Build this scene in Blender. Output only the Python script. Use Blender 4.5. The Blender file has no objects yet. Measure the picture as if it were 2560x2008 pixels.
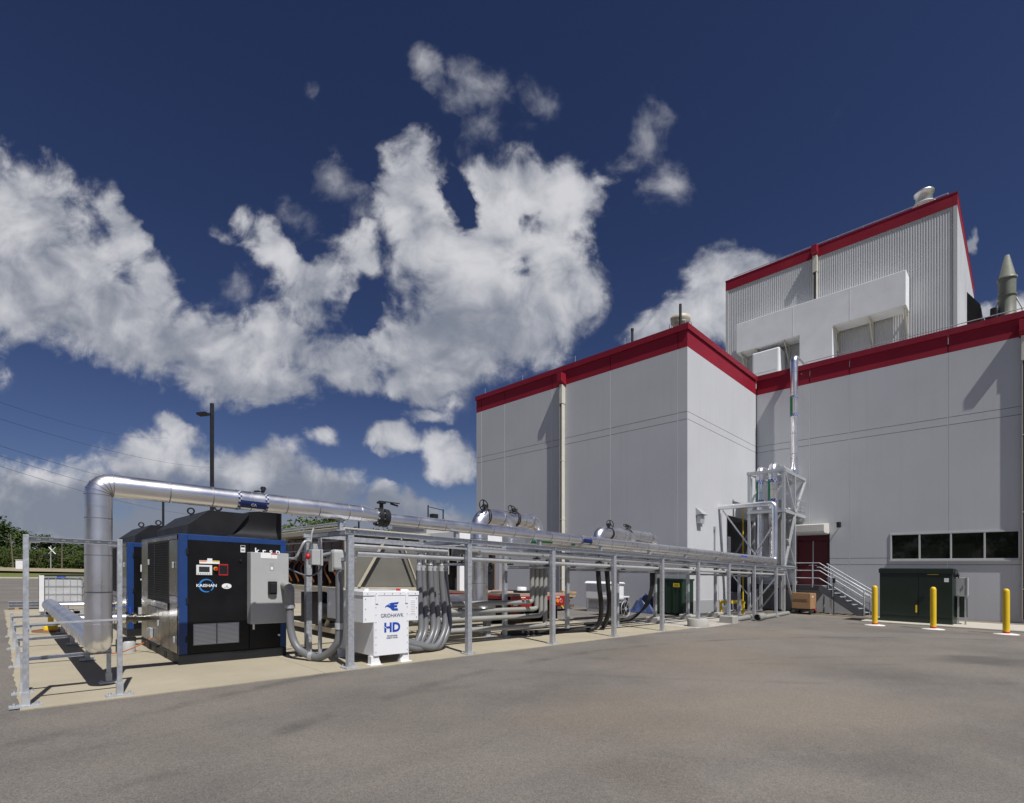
import bpy, bmesh, math, random
from math import sin, cos, pi, radians, sqrt, atan2
from mathutils import Vector, Matrix
random.seed(7)
SC = bpy.context.scene
COL = SC.collection
# ---------------------------------------------------------------- camera
cam_d = bpy.data.cameras.new('camera'); CAM = bpy.data.objects.new('camera', cam_d); COL.objects.link(CAM)
CAM.location = (0, 0, 1.5); CAM.rotation_euler = (radians(90), 0, radians(-45))
cam_d.sensor_fit = 'HORIZONTAL'; cam_d.sensor_width = 36; cam_d.lens = 1286/2560*36
cam_d.shift_y = 407/2560; cam_d.clip_start = .05; cam_d.clip_end = 5000
SC.camera = CAM
# ---------------------------------------------------------------- sky, sun, exposure
SUN = Vector((-.275, -1.18, 1.9)).normalized()
W = bpy.data.worlds.new('World'); SC.world = W; W.use_nodes = True
SKY_STRENGTH = .1
def build_world():
    nt = W.node_tree; N = nt.nodes; L = nt.links; N.clear()
    out = N.new('ShaderNodeOutputWorld'); bg = N.new('ShaderNodeBackground'); L.new(bg.outputs[0], out.inputs[0])
    bg.inputs[1].default_value = SKY_STRENGTH
    sky = N.new('ShaderNodeTexSky'); sky.sky_type = 'NISHITA'; sky.sun_disc = False
    sky.sun_elevation = math.asin(SUN.z); sky.sun_rotation = atan2(SUN.x, SUN.y)
    sky.altitude = 300; sky.air_density = 1.0; sky.dust_density = .6; sky.ozone_density = 3.0
    def mt(op, a, b=None, c=None, clamp=False):
        n = N.new('ShaderNodeMath'); n.operation = op; n.use_clamp = clamp
        for i, x in enumerate((a, b, c)):
            if x is None: continue
            if isinstance(x, (int, float)): n.inputs[i].default_value = x
            else: L.new(x, n.inputs[i])
        return n.outputs[0]
    tc = N.new('ShaderNodeTexCoord')
    def dot(v):
        n = N.new('ShaderNodeVectorMath'); n.operation = 'DOT_PRODUCT'; L.new(tc.outputs['Generated'], n.inputs[0]); n.inputs[1].default_value = v
        return n.outputs['Value']
    y = dot((.70711, .70711, 0)); x = dot((.70711, -.70711, 0)); z = dot((0, 0, 1))
    ys = mt('MAXIMUM', y, .08)
    a = mt('MULTIPLY_ADD', mt('DIVIDE', x, ys), 1.286, 1.28)
    b = mt('MULTIPLY_ADD', mt('DIVIDE', z, ys), -1.286, 1.411)
    cv = N.new('ShaderNodeCombineXYZ'); L.new(a, cv.inputs[0]); L.new(b, cv.inputs[1])
    P = cv.outputs[0]
    def noise(vec, scale, detail=8, rough=.55, off=(0, 0, 0), dist=0, col=False):
        m = N.new('ShaderNodeMapping'); L.new(vec, m.inputs[0]); m.inputs['Location'].default_value = off
        n = N.new('ShaderNodeTexNoise'); L.new(m.outputs[0], n.inputs['Vector']); n.inputs['Scale'].default_value = scale
        n.inputs['Detail'].default_value = detail; n.inputs['Roughness'].default_value = rough; n.inputs['Distortion'].default_value = dist
        return n.outputs['Color'] if col else n.outputs['Fac']
    # warp the direction coordinates so that cloud outlines are ragged
    def warp(vec, scale, amp, detail=4):
        c = noise(vec, scale, detail, .6, col=True)
        s = N.new('ShaderNodeVectorMath'); s.operation = 'SUBTRACT'; L.new(c, s.inputs[0]); s.inputs[1].default_value = (.5, .5, .5)
        k = N.new('ShaderNodeVectorMath'); k.operation = 'MULTIPLY_ADD'; L.new(s.outputs[0], k.inputs[0]); k.inputs[1].default_value = (amp, amp, 0); L.new(vec, k.inputs[2])
        return k.outputs[0]
    Q = warp(warp(P, 3.0, .16), 9, .09)
    s_ = 1.1754/1000
    blobs = [  # cx, cy, rx, ry, rotation, weight
        (30, 470, 175, 165, 20, 1), (120, 600, 230, 150, 35, 1), (260, 690, 230, 115, 25, 1), (430, 755, 220, 105, 18, 1), (550, 800, 140, 62, 14, 1),
        (20, 620, 160, 130, 0, 1), (255, 500, 40, 100, -22, .85), (330, 610, 110, 60, 40, .8),
        (600, 540, 110, 70, 40, .8), (680, 600, 125, 115, 0, .85), (760, 540, 70, 70, 0, .75),  (590, 720, 120, 70, 30, .8),
        (870, 400, 95, 130, 15, 1), (940, 520, 150, 130, 0, 1.1), (1030, 590, 190, 200, 0, 1.2), (1090, 440, 130, 140, 0, 1), (1190, 440, 100, 120, 10, 1), (1160, 600, 135, 145, 0, 1.1),
        (1110, 700, 150, 95, 0, 1), (920, 750, 180, 130, 0, 1.1), (890, 828, 115, 58, 0, 1), (740, 780, 140, 75, 10, .9), (1255, 400, 50, 40, 0, .6), (800, 640, 60, 70, 0, .6),
        (1460, 700, 130, 75, -20, 1.1), (1560, 640, 120, 110, 0, 1.2), (1640, 600, 110, 65, 0, 1.1), (2058, 515, 16, 34, 0, .9), (2170, 660, 70, 60, 0, 1), (2100, 672, 60, 30, 0, .9),
        (832, 945, 66, 38, 5, .9), (958, 975, 84, 52, 0, .95), (915, 896, 70, 20, 0, .6), (672, 932, 44, 26, 0, .5),
        (330, 1000, 170, 90, 0, .95), (530, 1010, 130, 85, 0, .9), (110, 1040, 210, 80, 0, .95), (650, 1070, 150, 75, 0, .9), (860, 1100, 180, 60, 0, .9), (395, 930, 80, 26, 33, .75),
        (250, 1130, 620, 80, 0, 1.0), (700, 1130, 380, 50, 0, .8), (20, 1000, 110, 50, 0, .7), (-250, 650, 300, 260, 10, 1), (-350, 1050, 350, 120, 0, .9), (2500, 800, 300, 200, 0, 1)]
    wisps = [(930, 150, 75, 42, 32, .62), (1010, 190, 95, 60, 25, .66), (1030, 255, 60, 90, -10, .52), (1165, 215, 90, 55, 25, .55), (1120, 260, 60, 60, 0, .42),
        (1375, 285, 60, 110, 12, .52), (1415, 400, 90, 75, -12, .68), (1320, 355, 80, 45, -10, .45), (660, 215, 40, 26, 40, .36), (720, 390, 60, 95, -25, .62), (475, 510, 70, 24, 28, .6), (505, 640, 70, 80, 20, .6), (250, 470, 34, 80, -28, .7), (1225, 395, 70, 45, 10, .6), (640, 460, 60, 60, 30, .55), (800, 470, 60, 70, 0, .5), (1235, 700, 50, 70, 20, .5)]
    holes = [(985, 430, 34, 75, -14, .75), (770, 640, 52, 62, 0, .7), (1130, 470, 42, 34, 20, .45), (1095, 560, 52, 32, 15, .45), (650, 520, 60, 34, 30, .4), (690, 640, 40, 30, 0, .35), (300, 690, 60, 22, 28, .35)]
    def blob(cx, cy, rx, ry, rot, w):
        m = N.new('ShaderNodeMapping'); m.vector_type = 'TEXTURE'; L.new(Q, m.inputs[0])
        m.inputs['Location'].default_value = (cx*s_, cy*s_, 0); m.inputs['Rotation'].default_value = (0, 0, radians(rot)); m.inputs['Scale'].default_value = (rx*s_*1.25, ry*s_*1.25, 1)
        g = N.new('ShaderNodeTexGradient'); g.gradient_type = 'SPHERICAL'; L.new(m.outputs[0], g.inputs[0]); return mt('MULTIPLY', g.outputs['Fac'], w)
    wbase = None; hbase = None
    for q in wisps: v = blob(*q); wbase = v if wbase is None else mt('MAXIMUM', wbase, v)
    for q in holes: v = blob(*q); hbase = v if hbase is None else mt('ADD', hbase, v)
    base = None
    for (cx, cy, rx, ry, rot, w) in blobs:
        m = N.new('ShaderNodeMapping'); m.vector_type = 'TEXTURE'; L.new(Q, m.inputs[0])
        m.inputs['Location'].default_value = (cx*s_, cy*s_, 0); m.inputs['Rotation'].default_value = (0, 0, radians(rot)); m.inputs['Scale'].default_value = (rx*s_*1.25, ry*s_*1.25, 1)
        g = N.new('ShaderNodeTexGradient'); g.gradient_type = 'SPHERICAL'; L.new(m.outputs[0], g.inputs[0])
        v = mt('MULTIPLY', g.outputs['Fac'], w)
        base = v if base is None else mt('SMOOTH_MAX', base, v, .12)
    base = mt('MAXIMUM', mt('SUBTRACT', base, hbase), 0)
    Pw = warp(P, 2.2, .22, 3)
    f1 = noise(Pw, 5.0, 15, .58, dist=.1); f2 = noise(Pw, 15, 12, .60, (3, 1, 0), dist=.15)
    f = mt('ADD', mt('MULTIPLY', f1, .60), mt('MULTIPLY', f2, .40))
    near = N.new('ShaderNodeMapRange'); near.interpolation_type = 'SMOOTHSTEP'; L.new(base, near.inputs[0]); near.inputs[1].default_value = .05; near.inputs[2].default_value = .20
    dens = mt('ADD', mt('MULTIPLY', base, 1.2), mt('MULTIPLY', mt('MULTIPLY', mt('SUBTRACT', f, .52), near.outputs[0]), 2.15))
    front = N.new('ShaderNodeMapRange'); front.interpolation_type = 'SMOOTHSTEP'; L.new(dens, front.inputs[0]); front.inputs[1].default_value = .14; front.inputs[2].default_value = .64
    wd = mt('ADD', mt('MULTIPLY', wbase, 1.3), mt('MULTIPLY', mt('SUBTRACT', f, .55), 2.2))
    wn = N.new('ShaderNodeMapRange'); wn.interpolation_type = 'SMOOTHSTEP'; L.new(wbase, wn.inputs[0]); wn.inputs[1].default_value = .02; wn.inputs[2].default_value = .2
    wf = N.new('ShaderNodeMapRange'); wf.interpolation_type = 'SMOOTHSTEP'; L.new(wd, wf.inputs[0]); wf.inputs[1].default_value = .10; wf.inputs[2].default_value = 1.0; wf.inputs[4].default_value = .72
    fcov = mt('MAXIMUM', front.outputs[0], mt('MULTIPLY', wf.outputs[0], wn.outputs[0]))
    # the part of the sky behind and overhead: scattered clouds in the same air
    bk = noise(tc.outputs['Generated'], 3.2, 8, .6, (5, 2, 1))
    back = N.new('ShaderNodeMapRange'); back.interpolation_type = 'SMOOTHSTEP'; L.new(bk, back.inputs[0]); back.inputs[1].default_value = .53; back.inputs[2].default_value = .68
    isf = N.new('ShaderNodeMapRange'); isf.interpolation_type = 'SMOOTHSTEP'; L.new(y, isf.inputs[0]); isf.inputs[1].default_value = .15; isf.inputs[2].default_value = .3
    cov = mt('ADD', mt('MULTIPLY', fcov, isf.outputs[0]), mt('MULTIPLY', back.outputs[0], mt('SUBTRACT', 1, isf.outputs[0])), clamp=True)
    # relief: difference of the same noise a little towards the sun
    e1 = noise(Pw, 5.0, 10, .54, dist=.1); e2 = noise(Pw, 5.0, 10, .54, (-.030, .040, 0), dist=.1)
    rel = mt('MULTIPLY', mt('SUBTRACT', e1, e2), 1.8)
    big = noise(P, 2.6, 3, .5, (1.3, .4, 0))
    shade = None
    for (cx, cy, rx, ry, rot, w) in [(965, 700, 170, 95, -8, .55), (90, 690, 230, 60, 25, .4), (430, 800, 210, 55, 14, .42), (250, 640, 170, 50, 28, .3), (30, 560, 110, 40, 15, .25), (700, 690, 90, 70, 0, .3), (1480, 740, 160, 50, 0, .3), (300, 1095, 520, 80, 0, .95), (760, 1120, 340, 60, 0, .8), (150, 1040, 200, 40, 0, .3), (920, 830, 150, 45, 0, .2), (560, 830, 110, 30, 10, .2)]:
        m = N.new('ShaderNodeMapping'); m.vector_type = 'TEXTURE'; L.new(Q, m.inputs[0])
        m.inputs['Location'].default_value = (cx*s_, cy*s_, 0); m.inputs['Rotation'].default_value = (0, 0, radians(rot)); m.inputs['Scale'].default_value = (rx*s_*1.3, ry*s_*1.3, 1)
        g = N.new('ShaderNodeTexGradient'); g.gradient_type = 'SPHERICAL'; L.new(m.outputs[0], g.inputs[0]); v = mt('MULTIPLY', g.outputs['Fac'], w); shade = v if shade is None else mt('ADD', shade, v)
    thick = N.new('ShaderNodeMapRange'); L.new(dens, thick.inputs[0]); thick.inputs[1].default_value = .35; thick.inputs[2].default_value = 1.5; thick.inputs[3].default_value = -.12; thick.inputs[4].default_value = .16
    shd = mt('MULTIPLY', shade, mt('ADD', mt('MULTIPLY', f1, 1.6), .15))
    lin = mt('ADD', mt('ADD', rel, mt('MULTIPLY', mt('SUBTRACT', big, .5), .9)), mt('ADD', mt('MULTIPLY', mt('SUBTRACT', f, .5), .9), thick.outputs[0]))
    lin = mt('SUBTRACT', mt('ADD', lin, .53), mt('MULTIPLY', shd, 1.15))
    lm = N.new('ShaderNodeMapRange'); lm.interpolation_type = 'SMOOTHSTEP'; L.new(lin, lm.inputs[0]); lm.inputs[1].default_value = -.15; lm.inputs[2].default_value = 1.05; lit = lm.outputs[0]
    cr = N.new('ShaderNodeMix'); cr.data_type = 'RGBA'; L.new(lit, cr.inputs[0])
    k = 1/SKY_STRENGTH
    cr.inputs[6].default_value = (.215*k, .24*k, .30*k, 1); cr.inputs[7].default_value = (.66*k, .66*k, .69*k, 1)
    sk = N.new('ShaderNodeMix'); sk.data_type = 'RGBA'; sk.blend_type = 'MULTIPLY'; sk.inputs[0].default_value = 1
    gm = N.new('ShaderNodeGamma'); L.new(sky.outputs[0], gm.inputs[0]); gm.inputs[1].default_value = 1.28
    L.new(gm.outputs[0], sk.inputs[6]); sk.inputs[7].default_value = (.245, .222, .275, 1)
    mx = N.new('ShaderNodeMix'); mx.data_type = 'RGBA'; L.new(mt('MULTIPLY', cov, .95), mx.inputs[0]); L.new(sk.outputs[2], mx.inputs[6]); L.new(cr.outputs[2], mx.inputs[7])
    L.new(mx.outputs[2], bg.inputs[0])
build_world()
sl = bpy.data.lights.new('sun', 'SUN'); so = bpy.data.objects.new('sun', sl); COL.objects.link(so)
sl.energy = 5.0; sl.angle = radians(.5); sl.color = (1, .972, .93)
so.rotation_euler = SUN.to_track_quat('Z', 'Y').to_euler(); so.location = SUN*60
vs = SC.view_settings; vs.view_transform = 'Standard'; vs.look = 'None'; vs.exposure = 0; vs.gamma = 1; vs.use_curve_mapping = False

# ---------------------------------------------------------------- site frame: x runs along the pipe rack, y across the yard; the yard falls 3 % along x
K = .0314
def zg(u): return -K*max(-40., min(60., u))
# ---------------------------------------------------------------- materials
M = {}
def mat(name, col, rough=.6, metal=0., var=.0, vscale=3., bump=0., bscale=60., spec=.5, col2=None, coat=0., detail=6):
    m = bpy.data.materials.new(name); m.use_nodes = True; nt = m.node_tree; N = nt.nodes; L = nt.links
    b = N['Principled BSDF']; b.inputs['Roughness'].default_value = rough; b.inputs['Metallic'].default_value = metal
    b.inputs['Base Color'].default_value = (*col, 1)
    b.inputs['Specular IOR Level'].default_value = spec
    if coat: b.inputs['Coat Weight'].default_value = coat; b.inputs['Coat Roughness'].default_value = .15
    tc = N.new('ShaderNodeTexCoord')
    if var or col2:
        n = N.new('ShaderNodeTexNoise'); n.inputs['Scale'].default_value = vscale; n.inputs['Detail'].default_value = detail; n.inputs['Roughness'].default_value = .6; L.new(tc.outputs['Object'], n.inputs['Vector'])
        r = N.new('ShaderNodeMapRange'); L.new(n.outputs['Fac'], r.inputs[0]); r.inputs[1].default_value = .3; r.inputs[2].default_value = .7
        x = N.new('ShaderNodeMix'); x.data_type = 'RGBA'; L.new(r.outputs[0], x.inputs[0])
        c2 = col2 if col2 else tuple(c*(1+var) for c in col); c1 = col if col2 else tuple(c*(1-var) for c in col)
        x.inputs[6].default_value = (*c1, 1); x.inputs[7].default_value = (*c2, 1); L.new(x.outputs[2], b.inputs['Base Color'])
        q = N.new('ShaderNodeMapRange'); L.new(n.outputs['Fac'], q.inputs[0]); q.inputs[1].default_value = .3; q.inputs[2].default_value = .7
        q.inputs[3].default_value = max(.03, rough-.08); q.inputs[4].default_value = min(1, rough+.08); L.new(q.outputs[0], b.inputs['Roughness'])
    if bump:
        n2 = N.new('ShaderNodeTexNoise'); n2.inputs['Scale'].default_value = bscale; n2.inputs['Detail'].default_value = 4; L.new(tc.outputs['Object'], n2.inputs['Vector'])
        bp = N.new('ShaderNodeBump'); bp.inputs['Strength'].default_value = bump; bp.inputs['Distance'].default_value = .01; L.new(n2.outputs['Fac'], bp.inputs['Height']); L.new(bp.outputs[0], b.inputs['Normal'])
    M[name] = m; return m
mat('wall', (.475, .485, .505), .75, var=.045, vscale=.5, bump=.12, bscale=45)
mat('joint', (.17, .175, .19), .9); mat('caulk', (.78, .78, .79), .7)
mat('red_band', (.25, .008, .024), .55, var=.08, vscale=.7, spec=.35); mat('coping', (.23, .006, .02), .45, var=.05)
mat('siding', (.53, .54, .555), .5, var=.06, vscale=.35, spec=.4)
mat('trim', (.5, .5, .5), .5); mat('white_duct', (.80, .81, .83), .55, var=.05, vscale=1.2)
mat('cream', (.56, .54, .47), .6, var=.06)
mat('alu', (.86, .86, .88), .33, 1., var=.04, vscale=1.6)
mat('alu_seam', (.30, .30, .31), .5, .8); mat('spout_dark', (.05, .045, .04), .7); mat('awning_white', (.62, .61, .56), .5, var=.03); mat('navy_mark', (.006, .022, .13), .5); mat('alu_dull', (.62, .63, .65), .38, .9, var=.10, vscale=3, bump=.06, bscale=9)
mat('galv', (.47, .49, .52), .48, .55, var=.18, vscale=22, detail=3)
mat('galv_pale', (.46, .48, .50), .5, .4, var=.12, vscale=14)
mat('conduit', (.52, .53, .54), .42, .45, var=.06, vscale=5)
mat('pvc', (.15, .155, .165), .40, var=.08, vscale=4); mat('pvc_pale', (.27, .27, .25), .45, var=.06)
mat('grey_paint', (.40, .41, .41), .4, var=.04); mat('black_paint', (.006, .006, .007), .42, var=.2, spec=.28); mat('black_satin', (.015, .0155, .018), .5, var=.15, spec=.3)
mat('blue_paint', (.012, .045, .165), .4, var=.05); mat('stainless', (.17, .163, .148), .27, 1., var=.05, vscale=1.5)
mat('rubber', (.011, .011, .012), .55, bump=.2, bscale=40); mat('black_iron', (.014, .014, .016), .5)
mat('white_paint', (.78, .79, .81), .38, var=.025, vscale=2); mat('white_plastic', (.72, .73, .74), .4, var=.06)
mat('tan_paint', (.48, .44, .34), .5, var=.06, vscale=2); mat('tan_grey', (.17, .165, .145), .6, var=.06)
mat('copper', (.55, .20, .07), .3, .9); mat('green_paint', (.010, .021, .0145), .4, var=.10, vscale=2); mat('green_dull', (.011, .036, .02), .5, var=.15)
mat('yellow_paint', (.76, .51, .014), .42, var=.06, vscale=6); mat('red_paint', (.30, .01, .012), .4, var=.1); mat('red_bright', (.5, .015, .02), .4)
mat('door_red', (.085, .0025, .008), .45, var=.06); mat('orange', (.75, .22, .02), .4); mat('blue_mark', (.012, .06, .38), .5); mat('green_mark', (.01, .20, .09), .5)
mat('navy_text', (.03, .05, .11), .5); mat('white_mark', (.82, .82, .82), .5); mat('yellow_mark', (.72, .52, .02), .5); mat('grey_mark', (.33, .34, .36), .6)
mat('screen', (.03, .035, .04), .15); mat('dark_void', (.018, .018, .018), .8)
mat('cardboard', (.33, .19, .095), .8, var=.08); mat('timber', (.42, .27, .12), .8, var=.25, vscale=5); mat('pole_wood', (.16, .13, .10), .85, var=.15)
mat('timber_pale', (.36, .27, .22), .85, var=.12); mat('white_footing', (.66, .65, .63), .8, var=.08); mat('dark_steel', (.085, .092, .11), .5, var=.15, vscale=4); mat('mesh_dark', (.03, .03, .03), .5); mat('tote_plastic', (.46, .47, .48), .35, var=.12, vscale=4); mat('hose_orange', (.42, .12, .03), .5); mat('tarp', (.03, .05, .13), .42, var=.35, vscale=3, bump=.4, bscale=6); mat('concrete_grey', (.37, .36, .33), .85, var=.10, vscale=3, bump=.3, bscale=30)
mat('rust_brown', (.20, .09, .04), .85, var=.2); mat('dark_green_stack', (.17, .18, .145), .5, var=.06)
mat('bark', (.06, .045, .033), .9, var=.2); mat('brown', (.16, .10, .06), .8)
def leaf_mat(name, c1, c2):
    m = mat(name, c1, .65, var=0, vscale=.6, col2=c2, spec=.25); return m
leaf_mat('leaf_a', (.03, .057, .015), (.08, .112, .033)); leaf_mat('leaf_b', (.024, .05, .018), (.06, .092, .029)); leaf_mat('leaf_c', (.052, .08, .019), (.105, .138, .036))
def wall_mat():
    m = mat('wall', (.51, .522, .545), .75, bump=.12, bscale=45); N = m.node_tree.nodes; L = m.node_tree.links; b = N['Principled BSDF']; tc = N.new('ShaderNodeTexCoord'); col = None
    for sc, s0, lo, hi, c2, amt in (((1, 1, 1), .45, .3, .7, (.48, .492, .515), 1), ((3.2, 3.2, .10), 1.6, .52, .74, (.44, .447, .46), .35), ((1, 1, 1), 5, .58, .75, (.53, .54, .555), .35)):
        mp = N.new('ShaderNodeMapping'); mp.inputs['Scale'].default_value = sc; L.new(tc.outputs['Object'], mp.inputs[0]); n = N.new('ShaderNodeTexNoise'); n.inputs['Scale'].default_value = s0; n.inputs['Detail'].default_value = 6; L.new(mp.outputs[0], n.inputs['Vector'])
        r = N.new('ShaderNodeMapRange'); L.new(n.outputs['Fac'], r.inputs[0]); r.inputs[1].default_value = lo; r.inputs[2].default_value = hi; r.inputs[4].default_value = amt; x = N.new('ShaderNodeMix'); x.data_type = 'RGBA'; L.new(r.outputs[0], x.inputs[0])
        if col is None: x.inputs[6].default_value = (.515, .527, .55, 1)
        else: L.new(col, x.inputs[6])
        x.inputs[7].default_value = (*c2, 1); col = x.outputs[2]
    L.new(col, b.inputs['Base Color'])
wall_mat()
def glass_dark():
    m = mat('window_glass', (.012, .015, .011), .03, spec=.5); return m
glass_dark()
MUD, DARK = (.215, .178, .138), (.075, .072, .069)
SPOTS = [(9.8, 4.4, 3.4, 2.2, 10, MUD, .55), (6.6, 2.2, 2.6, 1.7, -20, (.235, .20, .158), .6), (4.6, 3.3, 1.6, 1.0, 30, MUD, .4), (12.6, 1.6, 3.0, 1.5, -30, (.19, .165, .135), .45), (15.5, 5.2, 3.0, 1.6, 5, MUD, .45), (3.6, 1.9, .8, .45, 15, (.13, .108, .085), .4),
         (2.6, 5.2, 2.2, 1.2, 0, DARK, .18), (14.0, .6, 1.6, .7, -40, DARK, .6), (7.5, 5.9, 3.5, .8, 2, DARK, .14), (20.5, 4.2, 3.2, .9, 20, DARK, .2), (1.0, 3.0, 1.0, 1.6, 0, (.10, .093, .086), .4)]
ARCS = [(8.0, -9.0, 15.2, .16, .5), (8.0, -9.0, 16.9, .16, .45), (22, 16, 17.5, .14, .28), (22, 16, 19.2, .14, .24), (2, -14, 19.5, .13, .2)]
def asphalt():
    m = bpy.data.materials.new('asphalt'); m.use_nodes = True; N = m.node_tree.nodes; L = m.node_tree.links; b = N['Principled BSDF']; b.inputs['Roughness'].default_value = .88; b.inputs['Specular IOR Level'].default_value = .3
    tc = N.new('ShaderNodeTexCoord')
    def nz(s, d=6, r=.6, sc=(1, 1, 1), dist=0):
        mp = N.new('ShaderNodeMapping'); mp.inputs['Scale'].default_value = sc; mp.inputs['Rotation'].default_value = (0, 0, .3); L.new(tc.outputs['Object'], mp.inputs[0])
        n = N.new('ShaderNodeTexNoise'); n.inputs['Scale'].default_value = s; n.inputs['Detail'].default_value = d; n.inputs['Roughness'].default_value = r; n.inputs['Distortion'].default_value = dist; L.new(mp.outputs[0], n.inputs['Vector']); return n.outputs['Fac']
    def ramp(x, lo, hi, a=0, c=1):
        r = N.new('ShaderNodeMapRange'); L.new(x, r.inputs[0]); r.inputs[1].default_value = lo; r.inputs[2].default_value = hi; r.inputs[3].default_value = a; r.inputs[4].default_value = c; return r.outputs[0]
    def mix(fac, A, B, bt='MIX'):
        x = N.new('ShaderNodeMix'); x.data_type = 'RGBA'; x.blend_type = bt
        L.new(fac, x.inputs[0]) if not isinstance(fac, float) else setattr(x.inputs[0], 'default_value', fac)
        for i, c in ((6, A), (7, B)):
            if isinstance(c, tuple): x.inputs[i].default_value = (*c, 1)
            else: L.new(c, x.inputs[i])
        return x.outputs[2]
    c = mix(ramp(nz(.3, 6), .36, .64), (.132, .121, .110), (.188, .171, .153))
    c = mix(ramp(nz(.17, 6, .62, (1, 1.8, 1), .5), .48, .68, 0, .6), c, (.205, .175, .142))       # dried mud
    c = mix(ramp(nz(.8, 5, .65, (.5, 1.3, 1), .6), .50, .74, 0, .28), c, (.098, .093, .089))            # tyre-darkened streaks
    c = mix(ramp(nz(2.0, 7, .7), .52, .75, 0, .5), c, (.205, .182, .155)); c = mix(ramp(nz(1.3, 7, .72, (1, 1, 1), .4), .55, .72, 0, .35), c, (.165, .138, .113))                                # dust
    # dried mud patches, soft-edged darker patches and tyre arcs that lie on the yard
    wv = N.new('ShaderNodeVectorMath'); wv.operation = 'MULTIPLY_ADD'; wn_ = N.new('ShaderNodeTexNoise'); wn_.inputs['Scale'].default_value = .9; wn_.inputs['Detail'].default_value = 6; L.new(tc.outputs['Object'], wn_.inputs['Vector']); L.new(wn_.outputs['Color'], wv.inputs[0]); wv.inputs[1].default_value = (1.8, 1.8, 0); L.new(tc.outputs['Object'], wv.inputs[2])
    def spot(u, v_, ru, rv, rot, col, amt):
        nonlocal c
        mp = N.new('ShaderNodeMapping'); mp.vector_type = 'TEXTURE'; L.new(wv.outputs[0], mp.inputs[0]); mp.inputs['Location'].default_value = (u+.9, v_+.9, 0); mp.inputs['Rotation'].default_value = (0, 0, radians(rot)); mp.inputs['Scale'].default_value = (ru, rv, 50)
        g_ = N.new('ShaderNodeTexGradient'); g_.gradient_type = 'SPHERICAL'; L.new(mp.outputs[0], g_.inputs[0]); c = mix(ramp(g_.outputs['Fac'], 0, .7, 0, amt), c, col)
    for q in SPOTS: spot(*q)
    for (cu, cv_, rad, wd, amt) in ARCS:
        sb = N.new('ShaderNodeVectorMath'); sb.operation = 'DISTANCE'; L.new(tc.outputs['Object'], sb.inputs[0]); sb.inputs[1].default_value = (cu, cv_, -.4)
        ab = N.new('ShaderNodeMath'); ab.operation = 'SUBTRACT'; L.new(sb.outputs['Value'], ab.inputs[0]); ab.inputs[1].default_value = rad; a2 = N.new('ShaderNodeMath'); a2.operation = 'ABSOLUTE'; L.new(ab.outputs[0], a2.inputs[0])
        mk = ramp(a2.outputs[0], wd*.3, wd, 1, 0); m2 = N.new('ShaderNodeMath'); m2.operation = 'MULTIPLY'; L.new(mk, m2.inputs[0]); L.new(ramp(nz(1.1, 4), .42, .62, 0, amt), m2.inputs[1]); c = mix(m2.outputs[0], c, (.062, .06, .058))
    v = N.new('ShaderNodeTexVoronoi'); v.inputs['Scale'].default_value = 130; L.new(tc.outputs['Object'], v.inputs['Vector'])
    wn = N.new('ShaderNodeTexWhiteNoise'); L.new(v.outputs['Position'], wn.inputs[0])
    g = ramp(wn.outputs['Value'], 0, 1, .72, 1.28)
    cc = N.new('ShaderNodeCombineColor'); [L.new(g, cc.inputs[i]) for i in range(3)]
    c = mix(1.0, c, cc.outputs[0], 'MULTIPLY')
    g2 = ramp(nz(28, 4, .7), .3, .7, .9, 1.1); c2 = N.new('ShaderNodeCombineColor'); [L.new(g2, c2.inputs[i]) for i in range(3)]
    c = mix(1.0, c, c2.outputs[0], 'MULTIPLY')
    L.new(c, b.inputs['Base Color'])
    bp = N.new('ShaderNodeBump'); bp.inputs['Strength'].default_value = .5; bp.inputs['Distance'].default_value = .004; L.new(v.outputs['Distance'], bp.inputs['Height']); L.new(bp.outputs[0], b.inputs['Normal'])
    M['asphalt'] = m
asphalt()
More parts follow.
